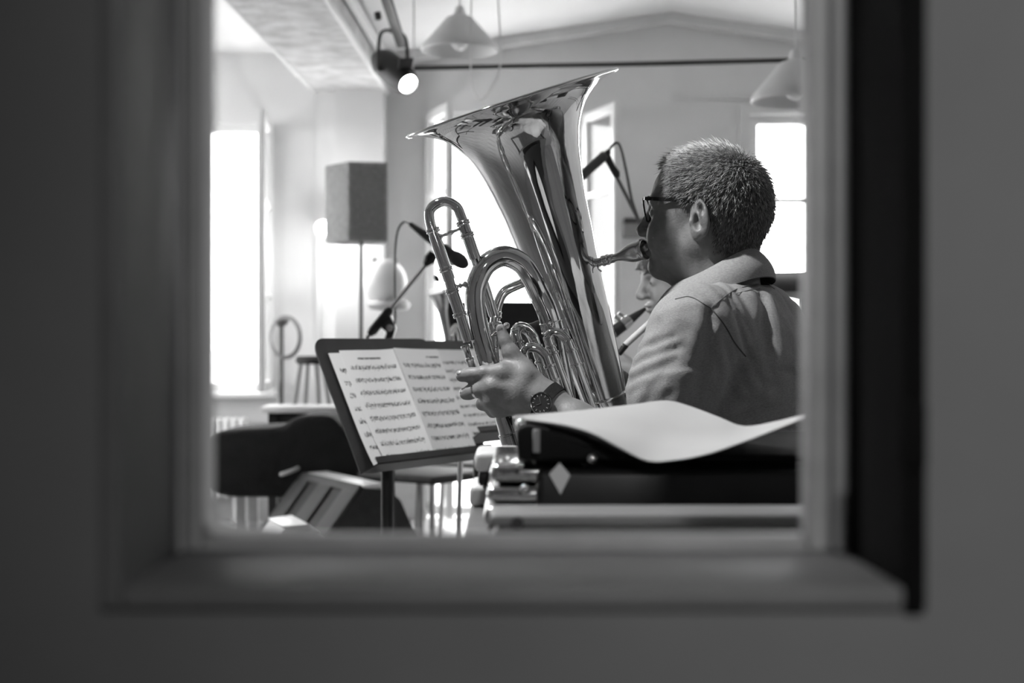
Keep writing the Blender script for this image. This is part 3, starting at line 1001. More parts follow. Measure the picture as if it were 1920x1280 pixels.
wt = strap('watch', man, at(1028, 757, 2.424), .0100, .0030, .0350, .0325, mat('black_leather', .012, .7, var=.3, scale=80, bump=.2, spec=.2))
wt['label'] = 'black-strapped wrist watch'
fc = at(1028, 757, 2.424) + out * .0335 - sidev * .001
ob('watch_case', MB().lathe([(.001, 0), (.0175, 0), (.0192, .002), (.0195, .0065), (.0180, .0085), (.0168, .0080), (.0165, .0068), (.001, .0068)], fc, out, 40), mat('dark_steel', .16, .25, metal=1.0), wt)
ob('watch_dial', MB().lathe([(.001, .0069), (.0164, .0069), (.0164, .0073), (.001, .0073)], fc, out, 40), mat('watch_dial', .035, .35), wt)
mk_m = MB()
for i in range(12):
    a = 2 * math.pi * i / 12
    dv = sidev * math.cos(a) + wd * math.sin(a)
    mk_m.bar(fc + out * .0076 + dv * .0120, fc + out * .0076 + dv * .0152, .0011, .0006, up=out)
ob('hour_markers', mk_m, mat('watch_lume', .4, .4), wt)
h_ = MB()
for a, l in ((.6, .008), (2.3, .012)):
    dv = sidev * math.cos(a) + wd * math.sin(a)
    h_.bar(fc + out * .0079, fc + out * .0079 + dv * l, .0010, .0005, up=out)
ob('watch_hands', h_, M_steel, wt)
ob('crown', MB().lathe([(.0005, 0), (.003, 0), (.003, .004), (.0005, .004)], fc + out * .004 + wd * .019, wd, 12), M_steel, wt)

# eyes
for s in (1, -1):
    e = ob('eye', MB().ellipsoid(HW(.0850, .033 * s, -.0295), (.0118,) * 3, 16, 10), M_eye, man)
    ob('iris', MB().ellipsoid(HW(.0945, .033 * s, -.0297), (.0035, .0035, .0045), 12, 8), M_iris, e)

# glasses
M_spec = mat('black_acetate', 0.012, 0.25)
gl = thing('glasses', (0, 0, 0), None, None); gl.parent = man
gl.location = HW(.105, 0, -.02) - wl(man)
gl['label'] = 'black-framed glasses'
def lens_outline(s, n=28, k=1.0):
    P = []
    for i in range(n):
        a = 2 * math.pi * i / n
        x = .0255 * math.copysign(abs(math.cos(a)) ** .72, math.cos(a)) * k
        z = .0205 * math.copysign(abs(math.sin(a)) ** .72, math.sin(a)) * k
        if z < 0: x *= .90
        l = .0345 + x
        P.append(HW(.1050 - .0075 * (l / .06) ** 2 - .004 * (-z / .02), s * l, -.0245 + z))
    return P
for s in (1, -1):
    rim = ob('rim', MB().tube(lens_outline(s), .0016, 10, closed=True), M_spec, gl)
    o = lens_outline(s, 28, .98)
    mb = MB(); mb.add(o, [tuple(range(len(o)))])
    mb2 = MB(); nrm = Vector((HR[:, 0] * .0008).tolist())
    V = [p - nrm for p in o] + [p + nrm for p in o]
    n = len(o)
    mb2.add(V, [tuple(range(n)), tuple(range(2 * n - 1, n - 1, -1))] + [(i, (i + 1) % n, n + (i + 1) % n, n + i) for i in range(n)])
    ob('lens', mb2, glass_mat('spectacle_lens_%d' % s, .08), gl, smooth=False)
    t = crom([tuple(HW(*p)) for p in ((.0985, s * .0615, -.0065), (.088, s * .072, -.0075), (.055, s * .0775, -.0090), (.015, s * .0815, -.0115), (-.008, s * .0830, -.0135), (-.022, s * .0840, -.024), (-.030, s * .0800, -.045))], 6)
    V = []; Fc = []
    up = Vector(HR[:, 2].tolist()); sd = Vector(HR[:, 1].tolist())
    for i, p in enumerate(t):
        p = Vector(p)
        hh = .0030 if i < len(t) * .6 else .0024
        for (a, b) in ((-1, -1), (1, -1), (1, 1), (-1, 1)):
            V.append(p + sd * (a * .0013) + up * (b * hh))
    for i in range(len(t) - 1):
        for k in range(4):
            k2 = (k + 1) % 4
            Fc.append((i * 4 + k, i * 4 + k2, (i + 1) * 4 + k2, (i + 1) * 4 + k))
    Fc += [(3, 2, 1, 0), tuple(len(V) - 4 + k for k in range(4))]
    ob('temple', MB().add(V, Fc), M_spec, gl)
ob('bridge', MB().tube(crom([tuple(HW(*p)) for p in ((.105, .0095, -.018), (.109, .004, -.0145), (.109, -.004, -.0145), (.105, -.0095, -.018))], 5), .0016, 10), M_spec, gl)

# hair: short grey crop, grown on the skull
rng = np.random.default_rng(7)
Qb = ((X.astype(f32) - HCa) @ HR)
def hair_mask(q):
    f, l, u = q[:, 0], np.abs(q[:, 1]), q[:, 2]
    m = np.zeros(len(q), bool)
    top = u > .0
    front = np.where(u > .045, .058 + (u - .045) * .9, .052 + .10 * np.maximum(0, .02 - u) * -1)
    front = front + .002 * np.clip((.045 - l) / .045, 0, 1) * (u > .03)
    m |= top & (f < front)
    side = (u <= .0) & (u > -.034) & (f < .030 + u * .9) & ~((f > -.036) & (f < .013) & (u < -.012))
    m |= side
    back = (u <= -.012) & (u > -.098) & (f < -.034)
    m |= back
    return m & (np.sqrt((q ** 2).sum(1)) < .16)
fm = hair_mask(Qb)
near = np.abs(man_sdf(X.astype(f32))) < .002
cand = np.nonzero(fm & (l_ok := (np.abs(Qb[:, 1]) < .081)))[0]
e = .002
Pc = X[cand].astype(f32)
d0 = man_sdf(Pc)
Nn = np.stack([man_sdf(Pc + A(e, 0, 0)) - d0, man_sdf(Pc + A(0, e, 0)) - d0, man_sdf(Pc + A(0, 0, e)) - d0], 1)
Nn /= np.maximum(np.linalg.norm(Nn, axis=1, keepdims=True), 1e-6)
# cap under the strands
remap = np.full(len(X), -1); remap[cand] = np.arange(len(cand))
FF = remap[F]; FF = FF[(FF >= 0).all(1)]
capV = Pc + Nn * .0016
M_hair = bpy.data.materials.new('grey_hair'); M_hair.use_nodes = True
nt = M_hair.node_tree; b = nt.nodes['Principled BSDF']
at_ = nt.nodes.new('ShaderNodeAttribute'); at_.attribute_name = 'shade'
rp = nt.nodes.new('ShaderNodeValToRGB')
rp.color_ramp.elements[0].color = (.035, .035, .035, 1); rp.color_ramp.elements[1].color = (.70, .70, .70, 1)
nt.links.new(at_.outputs['Fac'], rp.inputs[0]); nt.links.new(rp.outputs[0], b.inputs['Base Color'])
b.inputs['Roughness'].default_value = .38
NS = 20000
pick = rng.integers(0, len(cand), NS)
base = Pc[pick] + rng.normal(0, .0012, (NS, 3)).astype(f32)
nn = Nn[pick]
q = Qb[cand][pick]
# combing direction: from the crown whorl forwards on top, down at the sides and the back
fwd, lef, upv = HR[:, 0], HR[:, 1], HR[:, 2]
whorl = np.array([-.055, 0, .065])
cd = q - whorl
comb = cd[:, :1] * fwd + cd[:, 1:2] * lef + cd[:, 2:3] * upv
comb = comb - (comb * nn).sum(1, keepdims=True) * nn
comb /= np.maximum(np.linalg.norm(comb, axis=1, keepdims=True), 1e-6)
comb += rng.normal(0, .28, comb.shape)
up_len = np.clip((q[:, 2] + .09) / .16, 0, 1)
Ln = (.006 + .012 * up_len) * rng.uniform(.7, 1.25, NS)
lift = rng.uniform(.22, .55, NS) + .35 * (q[:, 2] > .06) * rng.random(NS)
p1 = base + nn * (Ln * .55 * lift + .001)[:, None] + comb * (Ln * .5)[:, None]
p2 = base + nn * (Ln * .85 * lift + .001)[:, None] + comb * Ln[:, None]
t1 = np.cross(comb, nn); t1 /= np.maximum(np.linalg.norm(t1, axis=1, keepdims=True), 1e-6)
r0 = .00058
V = np.empty((NS, 7, 3)); 
for k in range(3):
    a = 2 * math.pi * k / 3
    offv = (t1 * math.cos(a) + nn * math.sin(a)) * r0
    V[:, k] = base + offv
    V[:, 3 + k] = p1 + offv * .85
V[:, 6] = p2
idx = np.arange(NS)[:, None] * 7
tq = np.array([[0, 1, 4, 3], [1, 2, 5, 4], [2, 0, 3, 5]]); tt = np.array([[3, 4, 6, 6], [4, 5, 6, 6], [5, 3, 6, 6]])
faces = [tuple(x) for x in (idx[:, None, :] + tq[None]).reshape(-1, 4)] + [tuple(x[:3]) for x in (idx[:, None, :] + tt[None]).reshape(-1, 4)]
allV = np.concatenate([capV, V.reshape(-1, 3)])
allF = [tuple(int(i) for i in f) for f in FF] + [tuple(int(i) + len(capV) for i in f) for f in faces]
hair = mk('hair', allV, allF, M_hair, man, ang=None)
hair['label'] = 'short cropped grey hair'
shade_s = np.clip(rng.normal(.40, .24, NS) + .20 * np.clip((q[:, 2] - .00) / .06, -1, 1), .02, 1)
sh = np.concatenate([np.full(len(capV), .14), np.repeat(shade_s, 7)]).astype(f32)
atr = hair.data.attributes.new('shade', 'FLOAT', 'POINT'); atr.data.foreach_set('value', sh)

# eyebrow tufts
for s in (1, -1):
    ob('eyebrow', MB().tube(crom([tuple(HW(*p)) for p in ((.104, s * .014, -.008), (.100, s * .032, -.003), (.088, s * .050, -.008))], 5), [.0035] * 5 + [.004] * 4 + [.0025] * 2, 8), mat('eyebrow', .12, .8), man)

# shirt -----------------------------------------------------------------
CUF = SHL.lerp(ELL, .98)
SLL = [(tuple(SHL + Vector((.01, .0, -.005))), .074), (tuple(SHL.lerp(ELL, .35)), .076), (tuple(SHL.lerp(ELL, .72)), .074), (tuple(ELL + (ELL - SHL).normalized() * .01), .068)]
SLL2 = [(tuple(ELL), .060), (tuple(ELL + (WRL - ELL) * .22), .054)]
SLR = [(tuple(SHR), .066), (tuple(SHR.lerp(ELR, .5)), .066), (tuple(ELR), .064)]
def shirt_base(P):
    T = (P - NBa) @ TR
    d = torso_sdf(T, .010)
    d = smin(d, chain(P, SLL, .02), .035)
    d = smin(d, chain(P, SLR, .02), .035)
    return smin(d, chain(P, SLL2, .02), .02)
def on_base(px, py, sink):
    """the point of the plain shirt seen at that place of the picture, moved in by sink"""
    d = (at(px, py, 1.0) - EYE).normalized()
    t = 1.9
    for _ in range(60):
        v = float(shirt_base(A(*(EYE + d * t))[None])[0])
        t += v * .8
        if t > 3.2: return None
    return EYE + d * (t + sink)
def fold_path(pts, r, sink):
    P = [on_base(x, y, sink) for x, y in pts]
    P = [p for p in P if p is not None]
    return [([(tuple(a), tuple(b)) for a, b in zip(P[:-1], P[1:])], r)]
RIDGES = []; GROOVES = []
for pts, r in (([(1200, 648), (1225, 636), (1262, 622)], .009), ([(1192, 672), (1225, 655), (1270, 640)], .009), ([(1185, 700), (1225, 682), (1275, 664)], .010),
               ([(1178, 728), (1215, 712), (1262, 690)], .010), ([(1255, 702), (1290, 697), (1330, 698)], .009), ([(1318, 575), (1308, 620), (1285, 690), (1262, 765)], .012),
               ([(1345, 590), (1372, 640), (1392, 668)], .009), ([(1405, 560), (1418, 600), (1412, 640)], .012), ([(1442, 560), (1455, 600), (1462, 660)], .012),
               ([(1402, 690), (1440, 680), (1480, 678), (1508, 684)], .012), ([(1372, 765), (1430, 748), (1505, 742)], .012), ([(1360, 790), (1430, 775), (1505, 764)], .010),
               ([(1240, 590), (1275, 575), (1300, 572)], .010), ([(1340, 620), (1352, 680), (1348, 740)], .010), ([(1470, 600), (1490, 660), (1500, 720)], .010), ([(1180, 752), (1215, 738), (1250, 722)], .009)):
    RIDGES += fold_path(pts, r, .004)
for pts, r in (([(1430, 605), (1415, 640), (1400, 670), (1382, 700), (1366, 735), (1350, 780), (1345, 800)], .011), ([(1195, 660), (1225, 646), (1262, 632)], .007), ([(1188, 686), (1225, 668), (1270, 652)], .007),
               ([(1182, 714), (1220, 697), (1262, 678)], .008), ([(1250, 692), (1290, 688), (1330, 690)], .006), ([(1398, 702), (1440, 694), (1505, 698)], .008), ([(1365, 778), (1430, 762), (1505, 754)], .007),
               ([(1330, 585), (1332, 640), (1318, 700), (1300, 770)], .010), ([(1430, 555), (1436, 600), (1440, 660)], .009), ([(1362, 560), (1385, 600), (1398, 650)], .006)):
    GROOVES += fold_path(pts, r, -.001)
def shirt_sdf(P):
    d = shirt_base(P)
    flo, fhi = A(.10, 2.1, .72), A(.62, 2.75, 1.15)
    m = ((P > flo) & (P < fhi)).all(1) & (np.abs(d) < .05)
    if m.any():
        p = P[m]; e = d[m]
        e0 = e.copy()
        acc = np.zeros_like(e)
        for grp, sg, am in ((RIDGES, 1.0, .0042), (GROOVES, -1.0, .0060)):
            for segs, r in grp:
                q = None
                for u0, u1 in segs:
                    g_ = s_cone(p, u0, u1, 0, 0)
                    q = g_ if q is None else np.minimum(q, g_)
                acc += sg * am * (r / .010) * np.exp(-(q / (r * 1.05)) ** 2)
        e = e0 - acc
        d[m] = e
    w = np.sin(P[:, 2] * 95 + 14 * np.sin(P[:, 0] * 17) + P[:, 1] * 35) * np.sin(P[:, 0] * 41 + P[:, 1] * 23 + 2 * np.sin(P[:, 2] * 31))
    d = d - .0014 * w
    Q = (P - HCa) @ HR
    d = smax(d, -(s_cone(Q, (-.02, 0, -.02), (-.030, 0, -.155), .074, .080)), .006)
    return np.maximum(d, .52 - P[:, 2])
XS, FS = surface(shirt_sdf, (.0, 2.05, .48), (.78, 3.0, 1.20), .0042)
shirt = mk('shirt', XS, FS, M_shirt, man, ang=None)
shirt['label'] = 'light chambray shirt'
BS = bvh_of(XS, FS)
def seam(pts, r=.0009, name='seam', lift=.0003, m=None):
    P = [on_surface(BS, x, y, lift) for x, y in pts]
    P = [tuple(p) for p in P if p is not None and p.y < 2.9]
    if len(P) > 1:
        ob(name, MB().tube(crom(P, 6), r, 6), m or M_seam, shirt)
seam([(1266, 561), (1278, 558), (1290, 556), (1303, 560), (1318, 569), (1333, 578)])
seam([(1333, 578), (1347, 566), (1362, 554), (1380, 543), (1400, 537), (1420, 535), (1440, 536), (1452, 542)])
seam([(1333, 578), (1345, 592), (1356, 606), (1366, 622), (1376, 640), (1388, 656), (1398, 668)], .0012)
seam([(1342, 575), (1360, 562), (1380, 551), (1405, 544), (1425, 541)], .0005)
# collar: stand and fall, folded over
RINGS = []
def collar(name, r0, r1, top0, drop, t=.0022):
    n = 60
    grid_o = []; V = []; Fc = []
    rows = 7
    ring = []
    for i in range(n + 1):
        a = math.radians(14) + (2 * math.pi - math.radians(28)) * i / n
        c, s = math.cos(a), math.sin(a)
        back = (1 - c) / 2
        u0 = top0 - .040 * (1 - back) * 1.9
        row = []
        for k in range(rows):
            w = k / (rows - 1)
            rr = r0 + (r1 - r0) * w ** .8
            dr = drop + .018 * max(0, c) ** 3
            ru = .006 * math.sin(w * math.pi)
            row.append(HW(-.022 + (rr + .010 * max(c, 0) + ru) * c, (rr - .001 + ru) * s, u0 - dr * w + .003 * math.sin(a * 3)))
        ring.append(row)
    mb = MB().sheet(ring, t); mb.uv = None
    RINGS.append([tuple(r[-1] + (r[-1] - r[-2]).normalized() * .0004) for r in ring])
    return mb
c1 = ob('collar', collar('collar', .0690, .1010, -.088, .047, .0030), M_shirt, shirt, ang=60)
ob('stitching', MB().tube(RINGS[0], .0011, 6), M_seam, c1)
c2 = ob('collar_stand', collar('stand', .0670, .0700, -.090, .050, .003), M_shirt, shirt, ang=60)

# trousers and shoes
HIP = TW(.0, 0, -.57)
Fh = Vector((-math.cos(math.radians(29)), math.sin(math.radians(29)), 0)); Lh = Vector((-math.sin(math.radians(29)), -math.cos(math.radians(29)), 0))
legs = []
for s in (1, -1):
    hp = HIP + Lh * (.10 * s)
    kn = Vector((HIP.x, HIP.y, .53)) + Fh * .46 + Lh * (.20 * s)
    an = Vector((kn.x, kn.y, .09)) + Fh * -.02
    legs.append((hp, kn, an))
def trous_sdf(P):
    T = (P - NBa) @ TR
    d = s_ell(T, (.0, 0, -.565), (.165, .205, .105))
    for hp, kn, an in legs:
        d = smin(d, chain(P, [(tuple(hp), .095), (tuple(kn), .070), (tuple(an), .055)], .03), .03)
    return np.maximum(d, .075 - P[:, 2])
XT, FT = surface(trous_sdf, (-.45, 2.1, .02), (.85, 3.3, .75), .009)
mk('trousers', XT, FT, M_trous, man, ang=None)
for hp, kn, an in legs:
    c = an + Fh * .07
    Ms = Matrix((Fh, Vector((-Fh.y, Fh.x, 0)), Vector((0, 0, 1)))).transposed()
    sh_ = ob('shoe', MB().ellipsoid((c.x, c.y, .052), (.145, .048, .048), 24, 12, Ms), M_shoe, man)
    ob('sole', MB().rbox((c.x, c.y, .010), (.28, .085, .020), .008, 2, Ms), M_rubber, sh_)

# chairs -------------------------------------------------------------------
def chair(loc, rot, label):
    c = thing('chair', (loc[0], loc[1], 0), label, 'chair')
    Mz = Matrix.Rotation(rot, 3, 'Z'); L0 = Vector((loc[0], loc[1], 0))
    W = lambda p: L0 + Mz @ Vector(p)
    ob('seat', MB().rbox(W((0, 0, .435)), (.42, .42, .035), .012, 3, Mz), M_matt, c)
    for x in (-.18, .18):
        for y in (-.18, .18):
            ob('leg', MB().tube([tuple(W((x * 1.12, y * 1.1, 0.0))), tuple(W((x, y, .42)))], .012, 12), M_steel, c)
    for y in (-.18, .18):
        ob('back_post', MB().tube([tuple(W((.19, y, .44))), tuple(W((.25, y, .78)))], .011, 12), M_steel, c)
    ob('backrest', MB().rbox(W((.236, 0, .70)), (.025, .40, .14), .01, 3, Mz @ Matrix.Rotation(.17, 3, 'Y')), M_matt, c)
    return c
chair((HIP.x, HIP.y), -math.radians(29), 'black chair under the man with the tuba')

# ---- the young woodwind player behind ---------------------------------------
HC2 = at(1279, 498, 3.62); HC2a = A(*HC2)
H2 = frame(math.radians(-9), math.radians(-9))
NB2 = Vector((HC2.x + .055, 3.64, HC2.z - .155)); NB2a = A(*NB2)
T2 = frame(math.radians(-6), math.radians(-4))
def TW2(f, l, u): return Vector((NB2a + T2 @ A(f, l, u)).tolist())
def HW2(f, l, u): return Vector((HC2a + H2 @ A(f, l, u)).tolist())
SAX0 = HW2(.112, 0, -.093)
KEYS = at(1140, 690, 3.66)
S2L, S2R = TW2(0, .17, -.085), TW2(0, -.17, -.085)
W2L, W2R = KEYS + Vector((.075, -.06, -.02)), KEYS + Vector((.085, .06, -.16))
E2L, E2R = TW2(.10, .24, -.33), TW2(.10, -.24, -.35)
H2L = hand_bones(W2L, Vector((-1, .25, .1)), (.1, 1, 0), (0, 0, 1), 1.0)
H2R = hand_bones(W2R, Vector((-1, -.25, .1)), (.1, -1, 0), (0, 0, 1), 1.0)
b2l, b2r = box_of(H2L), box_of(H2R)
def boy_sdf(P):
    Q = (P - HC2a) @ H2
    d = grouped(P, HC2a - .17, HC2a + .17, lambda p: head_sdf((p - HC2a) @ H2, .92, .96))
    d = smin(d, neck_sdf(Q) + .006, .03)
    d = smin(d, torso_sdf((P - NB2a) @ T2, -.025), .02)
    for s, e, w in ((S2L, E2L, W2L), (S2R, E2R, W2R)):
        d = smin(d, chain(P, [(tuple(s), .052), (tuple(e), .040), (tuple(e.lerp(w, .4)), .037), (tuple(w), .025)], .02), .03)
    d = smin(d, grouped(P, *b2l, lambda p: bones_sdf(p, H2L)), .012)
    d = smin(d, grouped(P, *b2r, lambda p: bones_sdf(p, H2R)), .012)
    return d
boy = thing('person', (NB2.x, NB2.y, 0), 'dark-haired young woodwind player seen behind the mouthpiece of the tuba', 'person')
XB, FB = surface(boy_sdf, (-.05, 3.2, .40), (.80, 4.1, 1.36), .0042)
b2 = mk('body', XB, FB, M_skin2, boy, ang=None)
Q2 = (XB.astype(f32) - HC2a) @ H2
m2 = (np.sqrt((Q2 ** 2).sum(1)) < .16) & (((Q2[:, 2] > .000) & (Q2[:, 0] < .12)) | ((Q2[:, 2] > -.09) & (Q2[:, 0] < .02 + np.minimum(Q2[:, 2], 0) * .9) & (np.abs(Q2[:, 1]) < .079) & ~((Q2[:, 2] < -.01) & (Q2[:, 0] > -.035))))
c2i = np.nonzero(m2)[0]; rm = np.full(len(XB), -1); rm[c2i] = np.arange(len(c2i))
F2 = rm[FB]; F2 = F2[(F2 >= 0).all(1)]
Pb = XB[c2i].astype(f32); dd = boy_sdf(Pb)
N2 = np.stack([boy_sdf(Pb + A(e, 0, 0)) - dd, boy_sdf(Pb + A(0, e, 0)) - dd, boy_sdf(Pb + A(0, 0, e)) - dd], 1)
N2 /= np.maximum(np.linalg.norm(N2, axis=1, keepdims=True), 1e-6)
hh = .013 + .006 * np.sin(Q2[c2i][:, 0] * 160) * np.sin(Q2[c2i][:, 1] * 140)
mk('hair', Pb + N2 * hh[:, None], F2, mat('dark_hair', .03, .5, var=.4, scale=90, bump=.6, bscale=160), boy, ang=None)
for s in (1, -1):
    e_ = ob('eye', MB().ellipsoid(HW2(.0850, .0317 * s, -.0295), (.0118,) * 3, 16, 10), M_eye, boy)
    ob('iris', MB().ellipsoid(HW2(.0950, .0317 * s, -.031), (.0035, .0035, .0045), 12, 8), M_iris, e_)
    ob('eyebrow', MB().tube(crom([tuple(HW2(*p)) for p in ((.104, s * .012, -.008), (.100, s * .030, -.003), (.088, s * .048, -.009))], 5), .0038, 8), mat('dark_brow', .03, .8), boy)
def tee_sdf(P):
    T = (P - NB2a) @ T2
    d = torso_sdf(T, -.006)
    for s, e in ((S2L, E2L), (S2R, E2R)):
        d = smin(d, chain(P, [(tuple(s), .064), (tuple(s.lerp(e, .85)), .058)], .02), .03)
    Q = (P - HC2a) @ H2
    d = smax(d, -(s_cone(Q, (-.02, 0, -.02), (-.035, 0, -.15), .062, .066)), .006)
    return np.maximum(d, .5 - P[:, 2])
Xt, Ft = surface(tee_sdf, (.0, 3.2, .48), (.82, 4.1, 1.2), .007)
mk('shirt', Xt, Ft, M_shirt2, boy, ang=None)['label'] = 'dark grey T-shirt'
HIP2 = TW2(0, 0, -.57)
F2h = Vector((-1, -.10, 0)).normalized(); L2h = Vector((.10, -1, 0)).normalized()
legs2 = []
for s in (1, -1):
    hp = HIP2 + L2h * (.09 * s); kn = Vector((HIP2.x, HIP2.y, .52)) + F2h * .44 + L2h * (.13 * s); an = Vector((kn.x, kn.y, .09))
    legs2.append((hp, kn, an))
def tr2(P):
    T = (P - NB2a) @ T2
    d = s_ell(T, (.0, 0, -.565), (.15, .19, .10))
    for hp, kn, an in legs2:
        d = smin(d, chain(P, [(tuple(hp), .085), (tuple(kn), .062), (tuple(an), .050)], .03), .03)
    return np.maximum(d, .075 - P[:, 2])
Xt, Ft = surface(tr2, (-.25, 3.2, .02), (.95, 4.1, .75), .011)
mk('trousers', Xt, Ft, M_trous, boy, ang=None)
for hp, kn, an in legs2:
    c = an + F2h * .07
    Ms = Matrix((F2h, Vector((-F2h.y, F2h.x, 0)), Vector((0, 0, 1)))).transposed()
    sh_ = ob('shoe', MB().ellipsoid((c.x, c.y, .052), (.145, .048, .048), 20, 10, Ms), M_shoe, boy)
    ob('sole', MB().rbox((c.x, c.y, .010), (.28, .085, .020), .008, 2, Ms), M_rubber, sh_)
chair((HIP2.x, HIP2.y), 0.1, 'black chair under the young woodwind player')

# his instrument: black mouthpiece, curved neck, metal body hidden behind the bell
sx = thing('saxophone', at(1120, 900, 3.6), 'woodwind instrument with a black mouthpiece played by the young man', 'saxophone')
d0 = (at(1150, 622, 3.58) - SAX0)
Pm = [SAX0 + d0 * t for t in (0, .25, .5, .75, 1.0)]
ob('mouthpiece', MB().tube([tuple(p) for p in Pm], [.004, .0085, .0125, .0155, .0165], 20), M_black, sx)
ob('ligature', MB().tube([tuple(SAX0 + d0 * .48), tuple(SAX0 + d0 * .72)], [.0142, .0168], 20), M_chrome, sx)
for t in (.53, .66):
    ob('ligature_screw', MB().tube([tuple(SAX0 + d0 * t + Vector((-.012, -.004, .010))), tuple(SAX0 + d0 * t + Vector((-.026, -.004, .020)))], .0045, 10), M_chrome, sx)
ob('neck', MB().tube(crom([tuple(SAX0 + d0 * .98), tuple(at(1132, 645, 3.58)), tuple(at(1122, 690, 3.58)), tuple(at(1120, 760, 3.59)), tuple(at(1118, 880, 3.60)), tuple(at(1110, 960, 3.60))], 6), [.012] * 7 + [.014] * 6 + [.017] * 18, 20), M_steel, sx)
# ------------------------------------------------------------------ music stands and sheets
def tripod(parent, x, y, h=.28, spread=.30, r=.008, m=None, rot=.4):
    m = m or M_black
    for k in range(3):
        a = rot + 2 * math.pi * k / 3
        ex, ey = x + spread * math.cos(a), y + spread * math.sin(a)
        ob('leg', MB().tube([(x, y, h), (x + (ex - x) * .95, y + (ey - y) * .95, .018), (ex, ey, .012)], r, 10), m, parent)
        ob('rubber_foot', MB().tube([(ex - .03 * math.cos(a), ey - .03 * math.sin(a), .0135), (ex + .01 * math.cos(a), ey + .01 * math.sin(a), .0135)], .0125, 10), M_rubber, parent)

def desk_frame(a, t):
    w = Vector((math.cos(a), math.sin(a), 0))
    d = Vector((math.sin(t) * math.sin(a), -math.sin(t) * math.cos(a), -math.cos(t)))
    n = d.cross(w).normalized()
    return w, d, n

def rounded_rect(u0, u1, v0, v1, r, k=6):
    P = []
    for (cu, cv, a0) in ((u1 - r, v0 + r, -90), (u1, v1, None), (u0, v1, None), (u0 + r, v0 + r, 180)):
        if a0 is None:
            P.append((cu, cv)); continue
        for i in range(k + 1):
            a = math.radians(a0 + 90 * i / k)
            P.append((cu + r * math.cos(a), cv + r * math.sin(a)))
    return P

def music_stand(O, a, t, u0, u1, v0, v1, label, post_r=.016, lip=.055, m=None, post=True, rc=.045):
    m = m or mat('stand_black', .020, .42, var=.2, scale=30)
    w, d, n = desk_frame(a, t)
    pt = lambda u, v, k=0.0: O + w * u + d * v + n * k
    cen = pt((u0 + u1) / 2, (v0 + v1) * .60)
    bx = cen - n * .05
    st = thing('music_stand', (bx.x, bx.y, 0), label, 'music stand', 'black music stands')
    ob('desk', MB().prism([pt(u, v, -.004) for u, v in rounded_rect(u0, u1, v0, v1, rc)], n * .003, .0008, 1), m, st, ang=30)
    tr = MB().prism([pt(u0, v1, -.004), pt(u1, v1, -.004), pt(u1, v1, lip), pt(u0, v1, lip)], d * .003)
    tr.prism([pt(u0, v1, lip), pt(u1, v1, lip), pt(u1, v1 - .016, lip), pt(u0, v1 - .016, lip)], n * .003)
    ob('tray', tr, m, st, smooth=False)
    if post:
        top = Vector((bx.x, bx.y, cen.z - .07))
        ob('tilt_bracket', MB().tube([tuple(cen - n * .004), tuple(cen - n * .03), tuple(top)], [.03, .018, .018], 16), m, st)
        ob('post', MB().tube([tuple(top), (bx.x, bx.y, .45)], post_r * .8, 16), M_steel, st)
        ob('outer_post', MB().tube([(bx.x, bx.y, top.z - .04), (bx.x, bx.y, .10)], post_r, 20), M_black, st)
        kn = ob('clamp_knob', MB().lathe([(.003, 0), (.012, .004), (.014, .012), (.014, .028), (.010, .034), (.002, .034)], (bx.x - post_r, bx.y - .005, top.z - .055), (-1, -.4, 0), 16), M_black, st)
        ob('knob_screw', MB().tube([(bx.x - post_r - .05, bx.y - .02, top.z - .055), (bx.x - post_r - .01, bx.y, top.z - .055)], .004, 8), M_chrome, st)
        tripod(st, bx.x, bx.y, .18, .20, .010)
    return st, pt, n

def page(name, pt, u0, u1, v0, v1, k0, m, label, bulge=(0, 0), curl=0.0, skew=0.0, group='sheets of music'):
    g = []
    for i in range(15):
        v = i / 14
        row = []
        for j in range(13):
            u = j / 12
            k = k0 + bulge[0] * (1 - u) ** 4 + bulge[1] * u ** 4 + curl * (v ** 5) * ((1 - u) ** 3) + .0015 * math.sin(u * 5 + v * 3)
            row.append(pt(u0 + (u1 - u0) * u, v0 + (v1 - v0) * v + skew * (1 - u), k))
        g.append(row)
    o = ob(name, MB().sheet(g, .0005), m, ang=60)
    return tag(o, label, 'sheet music', group)

O1 = at(613, 660, 3.44)
st1, pt1, n1 = music_stand(O1, math.radians(58), math.radians(25.5), -.040, .455, -.038, .312, 'black music stand with the open booklet of sheet music')
page('sheet_music', pt1, .0, .215, .004, .312, .0025, page_mat('print_under', 8, None, 3.3), 'loose sheet showing at the left of the open booklet', curl=.012)
page('sheet_music', pt1, .042, .252, -.002, .307, .0045, page_mat('print_left', 8, (.28, .72), 1.1), 'left page of the open booklet with a printed title', bulge=(0, .010), curl=.018)
page('sheet_music', pt1, .2525, .462, -.004, .306, .0045, page_mat('print_right', 8, (.68, .96), 2.2), 'right page of the open booklet', bulge=(.010, 0))

O2 = at(800, 657, 3.98)
st2, pt2, n2 = music_stand(O2, math.radians(58), math.radians(34), -.055, .44, -.035, .30, 'black music stand with pale sheets just behind the open booklet')
page('sheet_music', pt2, -.02, .19, .0, .296, .003, page_mat('print_b1', 9, None, 5.5), 'pale sheet on the stand behind, left one')
page('sheet_music', pt2, .195, .405, .0, .296, .003, page_mat('print_b2', 9, None, 6.5), 'pale sheet on the stand behind, right one')
O3 = at(838, 566, 4.55)
music_stand(O3, math.radians(9), math.radians(-20), 0, .50, 0, .34, 'bare black music stand turned to the back of the room behind the tuba', rc=.02)

# ------------------------------------------------------------------ microphones
def mic_stand(base, label, group='microphone stands'):
    return thing('microphone_stand', (base[0], base[1], 0), label, 'mic stand', group)
